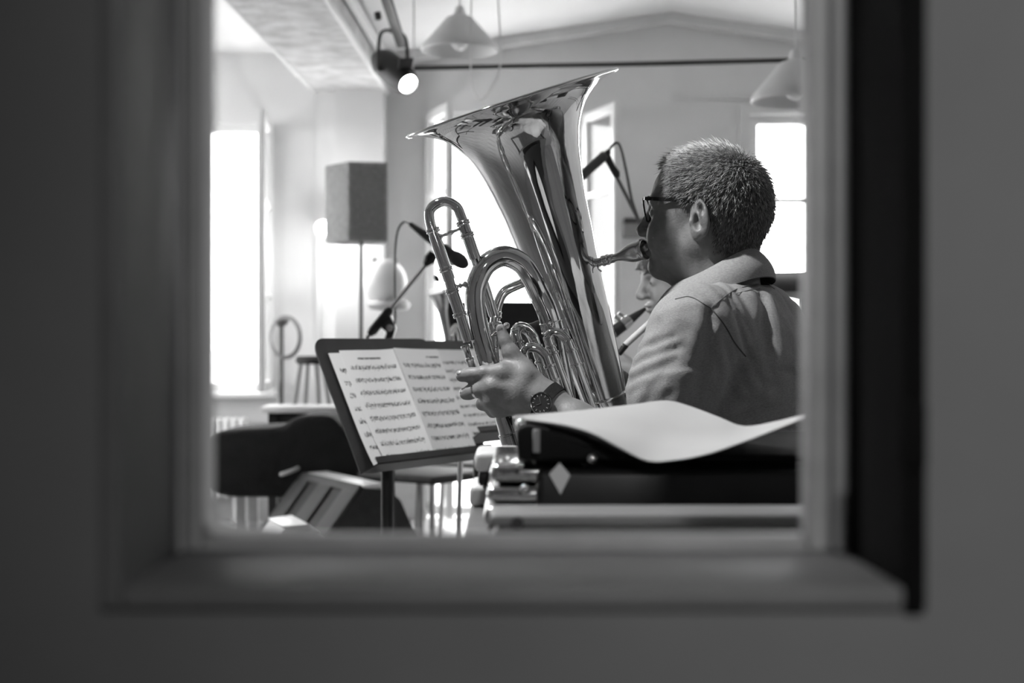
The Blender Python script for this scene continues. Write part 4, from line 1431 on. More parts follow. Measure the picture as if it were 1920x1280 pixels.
# boom at the left of the tuba
Ym = 4.55
p_c = at(727, 612, Ym)
ms = mic_stand(p_c, 'microphone stand with a slanting boom above the open booklet')
ob('pole', MB().tube([(p_c.x, p_c.y, .14), (p_c.x, p_c.y, p_c.z - .03)], .010, 14), M_black, ms)
ob('height_clutch', MB().tube([(p_c.x, p_c.y, .62), (p_c.x, p_c.y, .64), (p_c.x, p_c.y, .74), (p_c.x, p_c.y, .76)], [.012, .018, .018, .012], 14), M_black, ms)
tripod(ms, p_c.x, p_c.y, .18, .32, .008, rot=.9)
ob('boom', MB().tube([tuple(at(687, 634, Ym - .02)), tuple(at(806, 488, Ym - .02))], .0075, 14), M_steel, ms)
ob('boom_sleeve', MB().tube([tuple(at(692, 627, Ym - .02)), tuple(at(699, 620, Ym - .02)), tuple(at(728, 584, Ym - .02)), tuple(at(733, 578, Ym - .02))], [.010, .016, .015, .010], 14), M_black, ms)
ob('boom_joint', MB().prism([at(712, 612, Ym - .03), at(728, 585, Ym - .03), at(736, 600, Ym - .03), at(742, 615, Ym - .03), at(736, 634, Ym - .03), at(722, 634, Ym - .03), at(724, 622, Ym - .03)], (0, .05, 0), .004, 2), M_black, ms)
ob('boom_knob', MB().lathe([(.003, 0), (.011, .002), (.011, .014), (.003, .016)], at(731, 615, Ym - .03), (0, -1, 0), 14), M_steel, ms)
ob('mic_clip', MB().tube([tuple(at(797, 497, Ym - .02)), tuple(at(806, 486, Ym - .02)), tuple(at(814, 474, Ym - .02))], [.009, .020, .016], 14), M_black, ms)
mc = thing('microphone', at(866, 492, Ym - .03), 'handheld microphone pointing at the tuba from the left boom', 'microphone')
a_, b_ = at(768, 419, Ym - .03), at(872, 496, Ym - .03)
dm = b_ - a_
ob('handle', MB().tube([tuple(a_ + dm * t) for t in (0, .02, .30, .62, .76)], [.006, .008, .0140, .0165, .018], 16), mat('mic_body', .04, .45), mc)
ob('head', MB().ellipsoid(a_ + dm * .88, (.040, .025, .025), 20, 12, dm.to_track_quat('X', 'Z').to_matrix()), mat('mic_mesh', .05, .6, var=.5, scale=300, bump=.5, bscale=500), mc)
tag(ob('microphone_cable', MB().tube(crom([tuple(a_), tuple(at(757, 416, Ym)), tuple(at(746, 432, Ym)), tuple(at(741, 470, Ym)), tuple(at(740, 545, Ym)), tuple(at(741, 600, Ym)), tuple(at(735, 660, Ym)), tuple(Vector((p_c.x + .02, p_c.y, .5))), tuple(Vector((p_c.x + .03, p_c.y + .03, .012))), (p_c.x + .4, p_c.y + .5, .012)], 6), .0035, 8), M_black), 'thin black cable hanging from the left microphone', 'cable')

# large condenser microphone to the right of the bell
Yc = 4.4
k_ = at(1135, 291, Yc)
px_ = at(1262, 560, Yc + .1)
cs = mic_stand(px_, 'tall microphone stand whose boom rises to the right of the bell')
ob('pole', MB().tube([(px_.x, px_.y, .14), (px_.x, px_.y, at(1262, 560, Yc).z)], .010, 14), M_black, cs)
tripod(cs, px_.x, px_.y, .18, .30, .008, rot=1.7)
ob('boom', MB().tube([tuple(at(1137, 294, Yc)), tuple(at(1198, 414, Yc + .03)), tuple(at(1262, 545, Yc + .1))], .0058, 12), mat('boom_grey', .10, .5), cs)
ob('mic_clip', MB().tube([tuple(at(1132, 287, Yc)), tuple(at(1138, 294, Yc)), tuple(at(1147, 312, Yc)), tuple(at(1156, 326, Yc)), tuple(at(1158, 333, Yc))], [.010, .013, .010, .013, .008], 12), M_black, cs)
cm = thing('microphone', at(1088, 333, Yc), 'grey pencil microphone beside the right edge of the bell', 'microphone')
ca, cb = at(1136, 289, Yc - .005), at(1078, 341, Yc - .005)
dc_ = cb - ca
ob('barrel', MB().tube([tuple(ca + dc_ * t) for t in (0, .03, .97, 1)], [.012, .0155, .0155, .013], 18), mat('mic_grey', .10, .5), cm)
ob('connector', MB().tube([tuple(ca - dc_ * .12), tuple(ca)], .009, 12), M_black, cm)
tag(ob('microphone_cable', MB().tube(crom([tuple(ca - dc_ * .10), tuple(at(1147, 274, Yc)), tuple(at(1158, 268, Yc)), tuple(at(1166, 285, Yc)), tuple(at(1176, 330, Yc)), tuple(at(1184, 372, Yc + .01)), tuple(at(1196, 408, Yc + .02))], 6), .0042, 8), mat('cable_grey', .07, .6)), 'cable looping over the pencil microphone', 'cable')

# slim boom across the young player
Yb = 3.16
gp = at(1268, 560, Yb)
gs = mic_stand(gp, 'slim pale microphone boom pointing down across the young player')
ob('pole', MB().tube([(gp.x, gp.y, .13), (gp.x, gp.y, gp.z)], .009, 12), M_black, gs)
tripod(gs, gp.x, gp.y, .16, .24, .007, rot=2.2)
ob('boom', MB().tube([tuple(gp), tuple(at(1169, 650, Yb))], .0070, 12), mat('boom_pale', .55, .4), gs)
ob('boom_tip', MB().tube([tuple(at(1173, 646, Yb)), tuple(at(1160, 664, Yb))], [.008, .006], 12), M_black, gs)

# little clip-on microphone at the bare stand
cl = thing('clip_microphone', at(838, 568, 4.53), 'tiny gooseneck microphone clipped to the bare stand', 'microphone')
ob('gooseneck', MB().tube(pxpath([(819, 522, 4.5), (826, 532, 4.5), (832, 545, 4.51), (834, 558, 4.52), (842, 570, 4.54)], 4), .0022, 8), M_black, cl)
ob('capsule', MB().tube([tuple(at(815, 516, 4.5)), tuple(at(817, 519, 4.5)), tuple(at(821, 525, 4.5)), tuple(at(823, 528, 4.5))], [.004, .008, .008, .003], 12), M_black, cl)

# silver instrument standing behind the stands
tp = thing('trumpet', at(838, 690, 4.38), 'blurred silver horn standing between the music stands', 'horn')
ob('bell', MB().lathe([(.014, 0), (.013, .02), (.012, .10), (.016, .16), (.024, .20), (.036, .22), (.034, .22), (.02, .198), (.010, .14)], at(848, 682, 4.38), at(836, 612, 4.38) - at(848, 682, 4.38), 24, close=True), M_chrome, tp)
ob('tubing', MB().tube(pxpath([(846, 690, 4.38), (852, 660, 4.38), (848, 630, 4.38), (856, 610, 4.40), (864, 640, 4.40), (868, 690, 4.40), (866, 760, 4.40), (860, 1000, 4.40), (858, 1262, 4.40)], 5), .008, 12), M_chrome, tp)
ob('stand_foot', MB().lathe([(.005, 0), (.09, 0), (.09, .012), (.02, .022), (.006, .03)], (at(858, 640, 4.40).x, 4.40, 0), (0, 0, 1), 24), M_black, tp)

# ------------------------------------------------------------------ loudspeaker and lamps
Ys = 7.1
sp = thing('speaker_stand', (at(677, 455, Ys).x, Ys, 0), 'thin black pole stand under the loudspeaker', 'speaker stand')
x0 = at(677, 455, Ys).x
ob('pole', MB().tube([(x0, Ys, .55), (x0, Ys, at(677, 453, Ys).z)], .010, 12), M_black, sp)
ob('lower_pole', MB().tube([(x0, Ys, .12), (x0, Ys, .95)], .016, 12), M_black, sp)
tripod(sp, x0, Ys, .45, .22, .010, rot=.2)
lsp = thing('loudspeaker', (x0, Ys, at(677, 453, Ys).z), 'dark loudspeaker cabinet on a pole stand below the beam', 'loudspeaker')
zt, zb = at(650, 305, Ys).z, at(650, 453, Ys).z
poly = [(at(607, 0, Ys + .08).x, Ys + .12), (at(653, 0, Ys - .06).x, Ys - .06), (at(727, 0, Ys - .02).x, Ys - .02), (at(727, 0, Ys + .25).x, Ys + .25), (at(640, 0, Ys + .28).x, Ys + .28)]
ob('cabinet', MB().prism([(x, y, zb) for x, y in poly], (0, 0, zt - zb), .008, 2), mat('speaker_black', .24, .7, var=.2, scale=40, bump=.2, bscale=150), lsp)
ga, gb = Vector((poly[1][0], poly[1][1] - .004, 0)), Vector((poly[2][0], poly[2][1] - .004, 0))
ob('grille', MB().prism([ga + Vector((.012, -.003, zb + .02)), gb + Vector((-.012, -.003, zb + .02)), gb + Vector((-.012, -.003, zt - .02)), ga + Vector((.012, -.003, zt - .02))], (0, .006, 0)), mat('grille_dark', .20, .8, var=.5, scale=220), lsp, smooth=False)
# lamp shining at the wall beside the loudspeaker
lx, lz = at(606, 428, 7.6).x, at(606, 428, 7.6).z
wlamp = thing('stage_lamp', (lx, 7.6, 0), 'bright stage lamp at the left edge of the loudspeaker', 'lamp')
ob('stand', MB().tube([(lx - .03, 7.68, .02), (lx - .03, 7.68, lz + .02)], .009, 10), M_white, wlamp)
ob('stand_foot', MB().lathe([(.005, 0), (.13, 0), (.13, .014), (.02, .024), (.005, .03)], (lx - .03, 7.68, 0), (0, 0, 1), 24), M_white, wlamp)
dl = Vector((.25, -1, -.05)).normalized()
ob('housing', MB().lathe([(.02, -.10), (.035, -.09), (.040, -.02), (.044, 0), (.041, 0), (.036, -.02), (.030, -.08), (.010, -.085)], Vector((lx, 7.6, lz)), dl, 24, close=True), M_white, wlamp)
ob('bulb', MB().ellipsoid(Vector((lx, 7.6, lz)) - dl * .012, (.034, .034, .034), 18, 12), emit('bulb_glow', 28.0), wlamp)
lamp('stage_lamp_light', 'POINT', (lx + .02, 7.52, lz - .05), (0, 0, 0), 9.0, shadow_soft_size=.05)

# par spotlight hanging below the beam
Yp = 5.9
pl = thing('spotlight', at(745, 70, Yp), 'lit black can spotlight hanging from a track below the ceiling', 'spotlight')
hc = at(737, 132, Yp)
hd = Vector((.52, -.66, -.54)).normalized()
ob('can', MB().lathe([(.015, -.12), (.045, -.115), (.058, -.08), (.062, .0), (.058, .10), (.046, .128), (.046, .137), (.040, .137), (.040, .10), (.05, -.06)], hc, hd, 32, close=True), mat('can_black', .03, .5), pl)
ob('lamp_lens', MB().lathe([(.002, .128), (.020, .134), (.038, .130), (.038, .118), (.002, .118)], hc, hd, 32), emit('spot_glow', 40.0), pl)
yk = hd.cross(Vector((0, 0, 1))).normalized()
yt = hc + Vector((0, 0, .155))
yp_ = [hc + yk * .07, hc + yk * .072 + Vector((0, 0, .08)), yt + yk * .05, yt - yk * .05, hc - yk * .072 + Vector((0, 0, .08)), hc - yk * .07]
ob('yoke', MB().tube(crom([tuple(p) for p in yp_], 5), .0075, 8), mat('can_black', .03), pl)
for s in (1, -1):
    ob('yoke_knob', MB().lathe([(.004, 0), (.014, .002), (.014, .018), (.004, .02)], hc + yk * (.066 * s), yk * s, 12), mat('can_black', .03), pl)
ob('clamp', MB().tube([tuple(yt), tuple(yt + Vector((.005, .0, .05))), tuple(at(744, 62, Yp))], [.018, .016, .02], 12), M_black, pl)
ob('barn_door', MB().prism([hc + hd * .13 + yk * -.02 + Vector((0, 0, .066)), hc + hd * .13 + yk * .05 + Vector((0, 0, .05)), hc + hd * .16 + yk * .06 + Vector((0, 0, .11)), hc + hd * .16 + yk * -.01 + Vector((0, 0, .12))], hd * .003), M_black, pl, smooth=False)
lamp('spotlight_beam', 'SPOT', hc + hd * .15, hc + hd * 3, 60.0, spot_size=1.0, spot_blend=.4, shadow_soft_size=.05)
trk = ob('lighting_track', MB().bar(at(752, 82, Yp), at(706, -60, 4.7), .035, .035, bev=.004), mat('track_grey', .03, .6))
tag(trk, 'slanting dark track the can spotlight hangs from', 'track')
ob('adaptor', MB().lathe([(.004, 0), (.014, .003), (.014, .03), (.004, .034)], at(707, 22, 5.6), (.2, 0, -1), 12), M_black, trk)

# an added spotlight, unseen above the frame, to light the tuba player
s2 = thing('spotlight', (-.75, 2.15, 2.46), 'added black can spotlight, unseen above the frame, aimed at the tuba player', 'spotlight')
h2c = Vector((-.75, 2.15, 2.46)); tgt = Vector((.30, 2.45, 1.10)); h2d = (tgt - h2c).normalized()
ob('can', MB().lathe([(.015, -.12), (.045, -.115), (.058, -.08), (.062, .0), (.064, .12), (.066, .135), (.059, .135), (.055, .10), (.05, -.06)], h2c, h2d, 32, close=True), mat('can_black', .03), s2)
ob('lamp_lens', MB().lathe([(.002, .118), (.049, .118), (.049, .108), (.002, .108)], h2c, h2d, 32), emit('added_spot_glow', 40.0), s2)
ob('bracket', MB().tube([tuple(h2c + Vector((0, 0, .05))), (h2c.x, h2c.y, 2.61)], .012, 10), M_black, s2)
ADDED_SPOT = lamp('added_spot_beam', 'SPOT', h2c + h2d * .15, tgt, 125.0, spot_size=1.9, spot_blend=.5, shadow_soft_size=.035)

# pendant lamps
M_shade = mat('opal_shade', .72, .5, var=.02)
def pendant(px, py_top, py_rim, half, Y, label, ztop):
    c = at(px, py_rim, Y)
    R = half / FPX * Y
    H = (py_rim - py_top) / FPX * Y
    t = thing('pendant_lamp', c, label, 'pendant lamp', 'white conical pendant lamps')
    pr = [(R * .28, H), (R * .34, H * .98), (R * .60, H * .62), (R * .90, H * .22), (R * .985, H * .10), (R, 0), (R * .97, -.006), (R * .95, 0), (R * .86, H * .20), (R * .56, H * .60), (R * .30, H * .93), (R * .26, H * .95)]
    ob('shade', MB().lathe(pr, c, (0, 0, 1), 48, close=True), M_shade, t)
    ob('cap', MB().lathe([(.004, H + .05), (.018, H + .045), (.028, H + .01), (R * .30, H - .002), (R * .28, H - .006), (.004, H - .004)], c, (0, 0, 1), 24), M_shade, t)
    ob('bulb', MB().ellipsoid((c.x, c.y, c.z + H * .38), (.045, .045, .055), 18, 12), M_white, t)
    ob('cord', MB().tube([(c.x, c.y, c.z + H + .04), (c.x, c.y, ztop)], .004, 8), M_white, t)
    return t
pendant(862, 32, 94, 73, 6.2, 'white conical pendant lamp above the bell of the tuba', 2.79)
pendant(1492, 116, 188, 84, 5.4, 'white conical pendant lamp at the right edge of the viewing window', 2.71)
tag(ob('wire', MB().tube(crom([tuple(at(884, 0, 5.6)), tuple(at(882, 90, 5.6)), tuple(at(884, 150, 5.6)), tuple(at(892, 180, 5.6)), tuple(at(904, 186, 5.6)), tuple(at(922, 165, 5.6)), tuple(at(938, 120, 5.6)), tuple(at(934, 0, 5.6)), tuple(at(930, -45, 5.6))], 6), .003, 8), mat('pale_wire', .75, .5)), 'pale wire loop hanging below the pendant lamp', 'wire')
tag(ob('lighting_bar', MB().tube([tuple(at(776, 128, 6.6)), tuple(at(1150, 121, 6.5)), tuple(at(1560, 111, 6.35)), tuple(at(2150, 97, 6.2))], .0115, 14), mat('bar_black', .025, .5)), 'long thin black bar across the back of the room', 'bar')
for px, yy in ((776, 6.6), (2150, 6.2)):
    p = at(px, 128 if px < 800 else 97, yy)
    tag(ob('bar_hanger', MB().tube([tuple(p), (p.x, p.y, 2.64)], .004, 8), M_white), 'thin rod holding the %s end of the black bar' % ('left' if px < 800 else 'right'), 'rod')

# round white lamp by the back wall
gx = at(722, 530, 7.5)
gl_ = thing('floor_lamp', (gx.x, gx.y, 0), 'pale round-headed lamp on a stand right of the speaker pole', 'lamp')
ob('shade', MB().ellipsoid(gx, (.115, .10, .125), 28, 18), M_white, gl_)
ob('collar', MB().lathe([(.03, .03), (.10, .025), (.115, .005), (.10, -.02), (.03, -.03)], gx + Vector((.02, 0, -.12)), (0, 0, 1), 28), mat('pale_grey', .4, .6), gl_)
ob('pole', MB().tube([(gx.x + .02, gx.y, gx.z - .14), (gx.x + .02, gx.y, .02)], .014, 12), M_white, gl_)
ob('foot', MB().lathe([(.005, 0), (.15, 0), (.15, .015), (.02, .03), (.005, .03)], (gx.x + .02, gx.y, 0), (0, 0, 1), 28), M_white, gl_)
for s in (-1, 1):
    ob('lug', MB().rbox(gx + Vector((s * .055, -.01, .115)), (.03, .03, .04), .008, 2), mat('pale_grey', .4), gl_)

# stand with a coiled cable
cx_ = at(527, 603, 7.6)
cst = thing('cable_stand', (cx_.x, cx_.y, 0), 'short grey stand with a round head in front of the left window', 'stand')
M_gst = mat('stand_grey', .16, .5)
ob('post', MB().tube([(cx_.x, cx_.y, .02), (cx_.x, cx_.y, cx_.z)], .014, 12), M_gst, cst)
ob('head', MB().lathe([(.01, -.03), (.035, -.012), (.042, .0), (.042, .012), (.01, .02)], cx_, (0, 0, 1), 24), M_gst, cst)
ob('foot', MB().lathe([(.005, 0), (.14, 0), (.14, .015), (.02, .03), (.005, .03)], (cx_.x, cx_.y, 0), (0, 0, 1), 28), M_gst, cst)
co = at(535, 632, 7.54)
mbc = MB()
for k in range(4):
    mbc.tube([(co.x + (.072 + .004 * k) * math.cos(t), co.y + .006 * k - .01, co.z + (.100 + .005 * k) * math.sin(t)) for t in [i * 2 * math.pi / 40 for i in range(40)]], .0035, 8, closed=True)
tag(ob('cable_coil', mbc, mat('coil_grey', .28, .6)), 'coil of cable hung over the short grey stand', 'cable')

# bar stool and low white bench near the back wall
bs = at(585, 672, 7.28)
st_ = thing('stool', (bs.x, bs.y, 0), 'dark-topped tall stool behind the open booklet', 'stool')
ob('seat', MB().lathe([(.01, -.03), (.075, -.028), (.085, -.015), (.085, 0), (.075, .012), (.01, .014)], bs, (0, 0, 1), 28), M_matt, st_)
for k in range(4):
    a = .5 + k * math.pi / 2
    ob('leg', MB().tube([tuple(bs + Vector((.06 * math.cos(a), .06 * math.sin(a), -.02))), (bs.x + .20 * math.cos(a), bs.y + .20 * math.sin(a), .0)], .011, 10), mat('stool_wood', .22, .5), st_)
ob('foot_ring', MB().tube([(bs.x + .145 * math.cos(t), bs.y + .145 * math.sin(t), .36) for t in [i * 2 * math.pi / 28 for i in range(28)]], .007, 8, closed=True), mat('stool_wood', .22), st_)
bz = at(500, 768, 6.76)
bn = thing('bench', (at(570, 0, 6.88).x, 6.88, 0), 'low bench with a pale top behind the black case', 'bench')
xa, xb = at(489, 0, 6.76).x, at(655, 0, 6.76).x
ob('top', MB().rbox(((xa + xb) / 2, 6.88, bz.z), (xb - xa, .24, .032), .008, 2), M_white, bn)
ob('apron', MB().box((xa + .03, 6.80, bz.z - .09), (xb - .03, 6.96, bz.z - .016)), M_black, bn)
for x in (xa + .05, xb - .05):
    for y in (6.81, 6.95):
        ob('leg', MB().box((x - .02, y - .02, 0), (x + .02, y + .02, bz.z - .016)), M_black, bn)
rdt = thing('radiator', ((at(378, 0, 7.8).x + at(470, 0, 7.8).x) / 2, 7.85, 0), 'pale radiator under the left window', 'radiator')
xa, xb = at(330, 0, 7.85).x, at(462, 0, 7.85).x
for i in range(9):
    x = xa + (xb - xa) * (i + .5) / 9
    ob('section', MB().rbox((x, 7.87, .36), ((xb - xa) / 9 - .006, .10, .44), .015, 3), M_white, rdt)
ob('foot', MB().box((xa + .03, 7.84, 0), (xa + .07, 7.90, .16)), M_white, rdt)
ob('foot', MB().box((xb - .07, 7.84, 0), (xb - .03, 7.90, .16)), M_white, rdt)

# big black case on castors
outl = [(374, 842), (384, 822), (405, 809), (450, 804), (505, 802), (530, 799), (545, 786), (572, 778), (618, 778), (634, 790), (652, 812), (690, 834), (712, 862), (716, 900), (700, 926), (650, 934), (420, 932), (388, 920), (374, 890)]
Yk = 6.15
bc = thing('instrument_case', ((at(545, 0, Yk).x), Yk + .25, 0), 'large black padded instrument case on castors at the lower left', 'case')
M_case = mat('case_cloth', .011, .9, var=.3, scale=15, bump=.3, bscale=60)
ob('shell', MB().prism([at(x, y, Yk) for x, y in outl], (0, .42, 0), .03, 4), M_case, bc, ang=60)
ob('handle', MB().tube(pxpath([(527, 889, Yk - .005), (535, 887, Yk - .025), (551, 881, Yk - .025), (559, 877, Yk - .005)], 5), .010, 10), mat('handle_pale', .5, .4), bc)
zc = at(0, 934, Yk).z
for px in (448, 640):
    for y in (Yk + .06, Yk + .36):
        p = at(px, 940, Yk)
        cas = ob('castor', MB().lathe([(.01, -.016), (.045, -.016), (.05, 0), (.045, .016), (.01, .016)], (p.x, y, .05), (1, 0, 0), 20), M_rubber, bc)
        ob('castor_fork', MB().box((p.x - .02, y - .02, .05), (p.x + .02, y + .02, zc + .03)), M_steel, bc)

# floor monitor wedge
def wedge(name, A1, A2, ztop, fr, bk, label, m_body, grill=True):
    W = (A2 - A1); W.z = 0
    n = Vector((W.y, -W.x, 0)).normalized()
    if n.y > 0 and n.x > 0: n = -n
    if n.x > 0: n = -n
    base = Vector((A1.x, A1.y, 0))
    t = thing(name, base + W / 2, label, 'monitor')
    pr = [n * fr + Vector((0, 0, .02)), n * .02 + Vector((0, 0, ztop)), n * -.06 + Vector((0, 0, ztop + .005)), n * -.14 + Vector((0, 0, ztop - .06)), n * -bk + Vector((0, 0, .20)), n * -bk, n * (fr - .03)]
    ob('cabinet', MB().prism([base + p for p in pr], W, .012, 3), m_body, t, ang=50)
    a0, a1 = base + pr[0], base + pr[1]
    out_ = (a1 - a0).cross(W).normalized()
    if out_.dot(n) < 0: out_ = -out_
    if grill:
        for i, (s0, s1) in enumerate(((.02, .22), (.40, .60), (.78, .98))):
            q = [a0 + W * s0, a0 + W * s1, a0 + W * s1 + (a1 - a0) * .95, a0 + W * s0 + (a1 - a0) * .95]
            ob('grille_bar', MB().prism([p + out_ * .001 for p in q], out_ * .012, .003, 2), mat('wedge_grey', .06, .7, var=.1), t)
        q = [a0 + W * .02 + (a1 - a0) * .93, a0 + W * .98 + (a1 - a0) * .93, a1 + W * .98, a1 + W * .02]
        ob('top_rail', MB().prism([p + out_ * .001 for p in q], out_ * .013, .003, 2), mat('wedge_grey', .25), t)
        p = a0 + W * .31 + (a1 - a0) * .55
        ob('handle', MB().tube([tuple(p + out_ * .002 - W.normalized() * .035), tuple(p + out_ * .02 - W.normalized() * .02), tuple(p + out_ * .02 + W.normalized() * .02), tuple(p + out_ * .002 + W.normalized() * .035)], .008, 8), M_chrome, t)
    ob('top_cap', MB().prism([base + n * .025 + Vector((0, 0, ztop + .004)), base + n * -.06 + Vector((0, 0, ztop + .012)), base + n * -.10 + Vector((0, 0, ztop - .02)), base + n * -.10 + Vector((0, 0, ztop - .026)), base + n * .02 + Vector((0, 0, ztop - .004))], W, .003, 2), mat('cap_white', .75, .35), t)
    return t
wedge('floor_monitor', at(692, 912, 5.6), at(575, 885, 6.2), at(692, 912, 5.6).z, .34, .22, 'dark wedge floor monitor with a pale top edge', M_matt)
wb = at(512, 977, 5.0)
wedge('floor_monitor', at(545, 990, 4.75), at(515, 985, 5.0), at(545, 990, 4.75).z, .24, .20, 'white wedge monitor at the bottom edge of the viewing window', M_white, False)

# ------------------------------------------------------------------ right-hand keyboard rack and wall box
kA, kB = at(1425, 511, 4.0), at(1522, 542, 5.22)
dk = Vector((kB.x - kA.x, kB.y - kA.y, 0)).normalized()
def keyboard(a, d, L, w, th, label):
    d = Vector(d).normalized()
    n = Vector((d.y, -d.x, 0))
    M = Matrix((d, n, Vector((0, 0, -1)))).transposed()
    c = a + d * (L / 2) + n * (w / 2)
    k = thing('keyboard', (c.x, c.y, a.z - th), label, 'keyboard', 'stacked keyboards')
    ob('body', MB().rbox((c.x, c.y, a.z - th / 2), (L, w, th), .008, 2, M), M_black, k)
    for i in range(24):
        p = a + d * (.10 + i * (L - .2) / 24) + n * (w * .72)
        ob('key', MB().rbox((p.x, p.y, a.z + .004), ((L - .2) / 24 - .002, w * .45, .012), .002, 1, M), M_white, k)
    return k
keyboard(kA, dk, 1.25, .30, .055, 'black keyboard on the upper tier behind the man')
kL = at(1440, 577, 4.55)
keyboard(Vector((kL.x, 4.85, kL.z)), (1, 0, 0), 1.2, .30, .045, 'black keyboard on the lower tier behind the man')
kr = thing('keyboard_stand', (at(1511, 0, 4.5).x + .3, 4.7, 0), 'two-tier metal stand carrying the keyboards behind the man', 'stand')
M_rack = mat('rack_grey', .2, .4)
for q, (x, y, zt_) in enumerate(((at(1511, 0, 4.42).x, 4.42, kA.z - .056), (kA.x + dk.x * 1.1 + .15, kA.y + dk.y * 1.1, kA.z - .056), (kL.x + 1.1, 4.6, kL.z - .046), (kL.x + 1.1, 4.82, kL.z - .046))):
    ob('post', MB().rbox((x, y, zt_ / 2), (.03, .03, zt_), .006, 2), M_rack, kr)
ob('shelf_bar', MB().rbox((kL.x + .62, 4.70, kL.z - .058), (1.15, .06, .022), .004, 2), M_rack, kr)
ob('tier_bar', MB().bar((at(1511, 0, 4.42).x, 4.42, kA.z - .068), (kA.x + dk.x * 1.1 + .15, kA.y + dk.y * 1.1, kA.z - .068), .04, .022), M_rack, kr)
wbx = thing('wall_box', at(1190, 445, 7.95), 'grey wall box with a dark top beside the french window', 'box')
a, b = at(1169, 445, 7.95), at(1245, 411, 7.95)
ob('case', MB().rbox(((a.x + b.x) / 2, 7.93, (a.z + b.z) / 2 - .012), (b.x - a.x, .14, b.z - a.z - .025), .006, 2), mat('box_grey', .22, .5), wbx)
ob('lid', MB().rbox(((a.x + b.x) / 2, 7.93, b.z - .015), (b.x - a.x + .006, .145, .028), .005, 2), M_black, wbx)

# ------------------------------------------------------------------ the stack in front, just inside the viewing window
M_cab = mat('pale_cabinet_wood', .10, .5, var=.18, scale=5, bump=.1, stretch=(.7, 6, 6))
tz = .79
tbx0, tbx1, tby0, tby1 = at(872, 0, 1.62).x, .95, 1.22, 2.02
tabl = thing('side_table', ((tbx0 + tbx1) / 2, (tby0 + tby1) / 2, 0), 'pale wooden table below the viewing window', 'table')
ob('top', MB().rbox(((tbx0 + tbx1) / 2, (tby0 + tby1) / 2, tz - .015), (tbx1 - tbx0, tby1 - tby0, .03), .006, 2), M_cab, tabl)
for x in (tbx0 + .04, tbx1 - .04):
    for y in (tby0 + .04, tby1 - .04):
        ob('leg', MB().rbox((x, y, (tz - .03) / 2), (.045, .045, tz - .03), .004, 2), M_cab, tabl)
# wooden box in the very front
bxa, bxb = at(925, 0, 1.36).x, .62
wbz = at(0, 946, 1.42).z
wbo = thing('wooden_box', ((bxa + bxb) / 2, 1.40, tz), 'long flat pale wooden box along the bottom of the viewing window', 'box')
ob('body', MB().rbox(((bxa + bxb) / 2, 1.38, (tz + wbz) / 2 - .006), (bxb - bxa, .078, wbz - tz - .012), .010, 3), M_cab, wbo)
ob('lid', MB().rbox(((bxa + bxb) / 2, 1.38, wbz - .006), (bxb - bxa + .006, .084, .012), .005, 3), mat('box_lid_wood', .22, .5, var=.15, scale=5, stretch=(.7, 6, 6)), wbo)
ob('screw', MB().lathe([(.001, 0), (.006, 0), (.006, .003), (.001, .004)], (at(970, 0, 1.34).x, 1.3405, at(0, 980, 1.34).z), (0, -1, 0), 16), M_matt, wbo)
# chrome-banded black case
cxl = at(908, 0, 1.66).x
mc_ = thing('metal_case', (cxl + .30, 1.74, tz), 'black case with chrome bands at its rounded end under the bag', 'case')
ztop = at(0, 860, 1.66).z
hz = (ztop - tz - .012)
for i, (z0, z1) in enumerate(((tz, tz + hz * .44), (tz + hz * .46, tz + hz * .78), (tz + hz * .80, ztop))):
    zz = (z0 + z1) / 2
    ob('chrome_band', MB().rbox((cxl + .055 + .006 * i * .6, 1.74, zz), (.11, .30 - .012 * i, z1 - z0 - .002), min(.03, (z1 - z0) * .42), 5), M_chrome if i else M_steel, mc_)
ob('body', MB().rbox((cxl + .36, 1.735, (tz + ztop) / 2 - .003), (.60, .31, ztop - tz - .006), .008, 3), M_black, mc_)
pd = [(at(1029, 889, 1.575)), (at(1049, 867, 1.575)), (at(1070, 891, 1.575)), (at(1051, 928, 1.575))]
ob('diamond_plate', MB().prism(pd, (0, .004, 0), .0008, 1), mat('plate_white', .9, .25), mc_)
for px, py, r in ((985, 917, .006), (976, 872, .004), (1110, 859, .006)):
    p = at(px, py, 1.572)
    ob('stud', MB().ellipsoid((p.x, p.y, p.z), (r, r * .8, r), 14, 8), M_chrome, mc_)
# soft black bag with papers on top
bg = thing('laptop_bag', (.21, 1.76, ztop), 'flat black bag with a small pale tag lying on the chrome-banded case', 'bag')
bx0, bx1 = at(968, 0, 1.60).x, .56
zb0, zb1 = ztop + .0005, ztop + .009
ob('end_pocket', MB().prism([at(x, y, 1.585) for x, y in ((972, 862), (968, 812), (974, 800), (988, 796), (1040, 806), (1100, 822), (1145, 842), (1172, 854), (1170, 862))], (0, .20, 0), .004, 3), mat('bag_black', .012, .65, spec=.15), bg, ang=60)
ob('body', MB().rbox(((bx0 + bx1) / 2 + .02, 1.815, (zb0 + zb1) / 2), (bx1 - bx0, .42, zb1 - zb0), .008, 4), mat('bag_black', .012, .65, spec=.15, var=.3, scale=30, bump=.2, bscale=120), bg)
p = at(1006, 827, 1.565)
ob('tag', MB().rbox((p.x, 1.568, p.z), (.008, .003, .026), .001, 1), mat('tag_grey', .35, .6), bg)
p = at(977, 796, 1.60)
ob('corner_rivet', MB().ellipsoid((p.x, 1.60, p.z), (.006, .006, .008), 14, 8), M_chrome, bg)
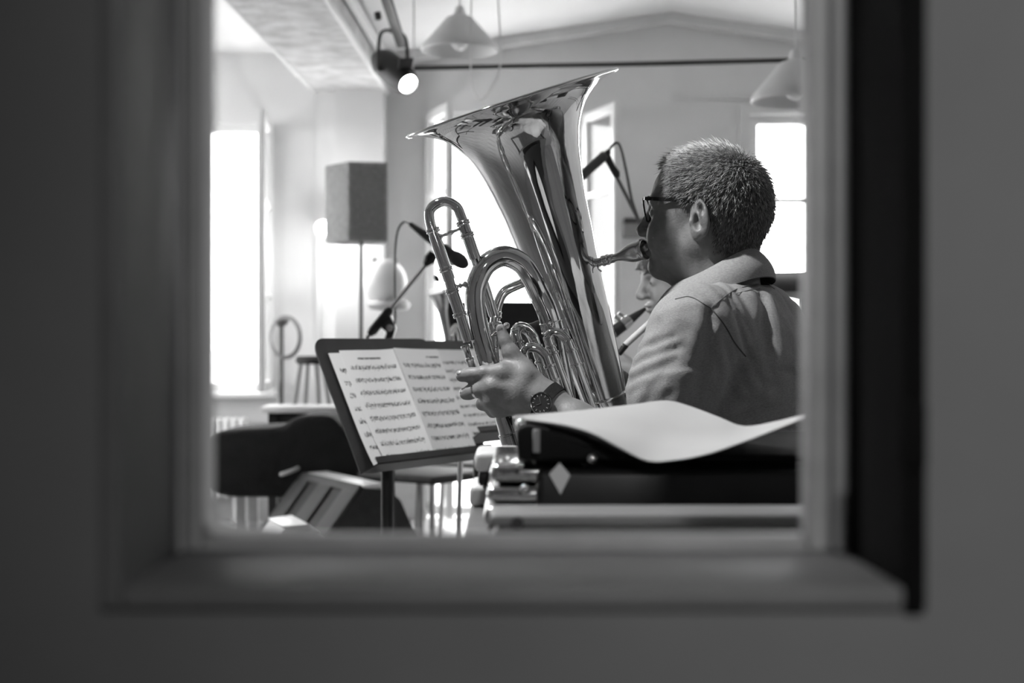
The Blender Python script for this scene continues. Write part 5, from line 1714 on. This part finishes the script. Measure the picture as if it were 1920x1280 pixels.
# loose papers
nearc = [(962, 783, 1.640), (1010, 789, 1.60), (1060, 797, 1.565), (1110, 812, 1.545), (1160, 838, 1.535), (1215, 864, 1.53), (1270, 862, 1.53), (1330, 850, 1.53), (1400, 826, 1.535), (1460, 803, 1.54), (1530, 776, 1.55)]
farc = [(963, 779, 1.650), (1010, 776, 1.70), (1060, 772, 1.74), (1120, 766, 1.79), (1190, 758, 1.84), (1250, 751, 1.88), (1300, 764, 1.87), (1350, 783, 1.82), (1395, 799, 1.77), (1455, 790, 1.70), (1530, 771, 1.60)]
N_, F_ = crom([tuple(at(*p)) for p in nearc], 4), crom([tuple(at(*p)) for p in farc], 4)
g = [[tuple(Vector(f_).lerp(Vector(n_), i / 8) + Vector((0, 0, -.004 * math.sin(math.pi * i / 8)))) for n_, f_ in zip(N_, F_)] for i in range(9)]
tag(ob('paper_sheet', MB().sheet(g, .0009), mat('paper_print', .52, .8, var=.06, scale=6), ang=70), 'large curling white sheet lying on the black bag', 'paper')
# pale stacked boxes at the left end of the table
for i, (y0, y1, x0_, x1_) in enumerate(((990, 950, 850, 918), (945, 906, 860, 918))):
    xa, xb = at(x0_, 0, 1.80).x, at(x1_, 0, 1.80).x + .02
    za, zb_ = (tz, tz + .028) if i == 0 else (tz + .044, tz + .070)
    k = ob('slab_box', MB().rbox(((xa + xb) / 2 + .02, 1.86, (za + zb_) / 2), (xb - xa + .0, .12, zb_ - za), .008, 3), M_white)
    tag(k, ('lower' if i == 0 else 'upper') + ' pale flat box left of the chrome-banded case', 'box', 'pale flat boxes')
tag(ob('slab_box', MB().rbox(((at(860, 0, 1.80).x + at(918, 0, 1.80).x) / 2 + .03, 1.86, tz + .036), (.05, .11, .0155), .003, 2), M_black), 'black flat box between the two pale flat boxes', 'box')

# empty chairs further back
for (px, Y, rot, lab) in ((800, 6.05, 2.5, 'empty black chair behind the post of the nearest music stand'), (880, 6.55, 2.9, 'empty black chair nearer the french window')):
    p = at(px, 640, Y)
    chair((p.x, Y), rot, lab)
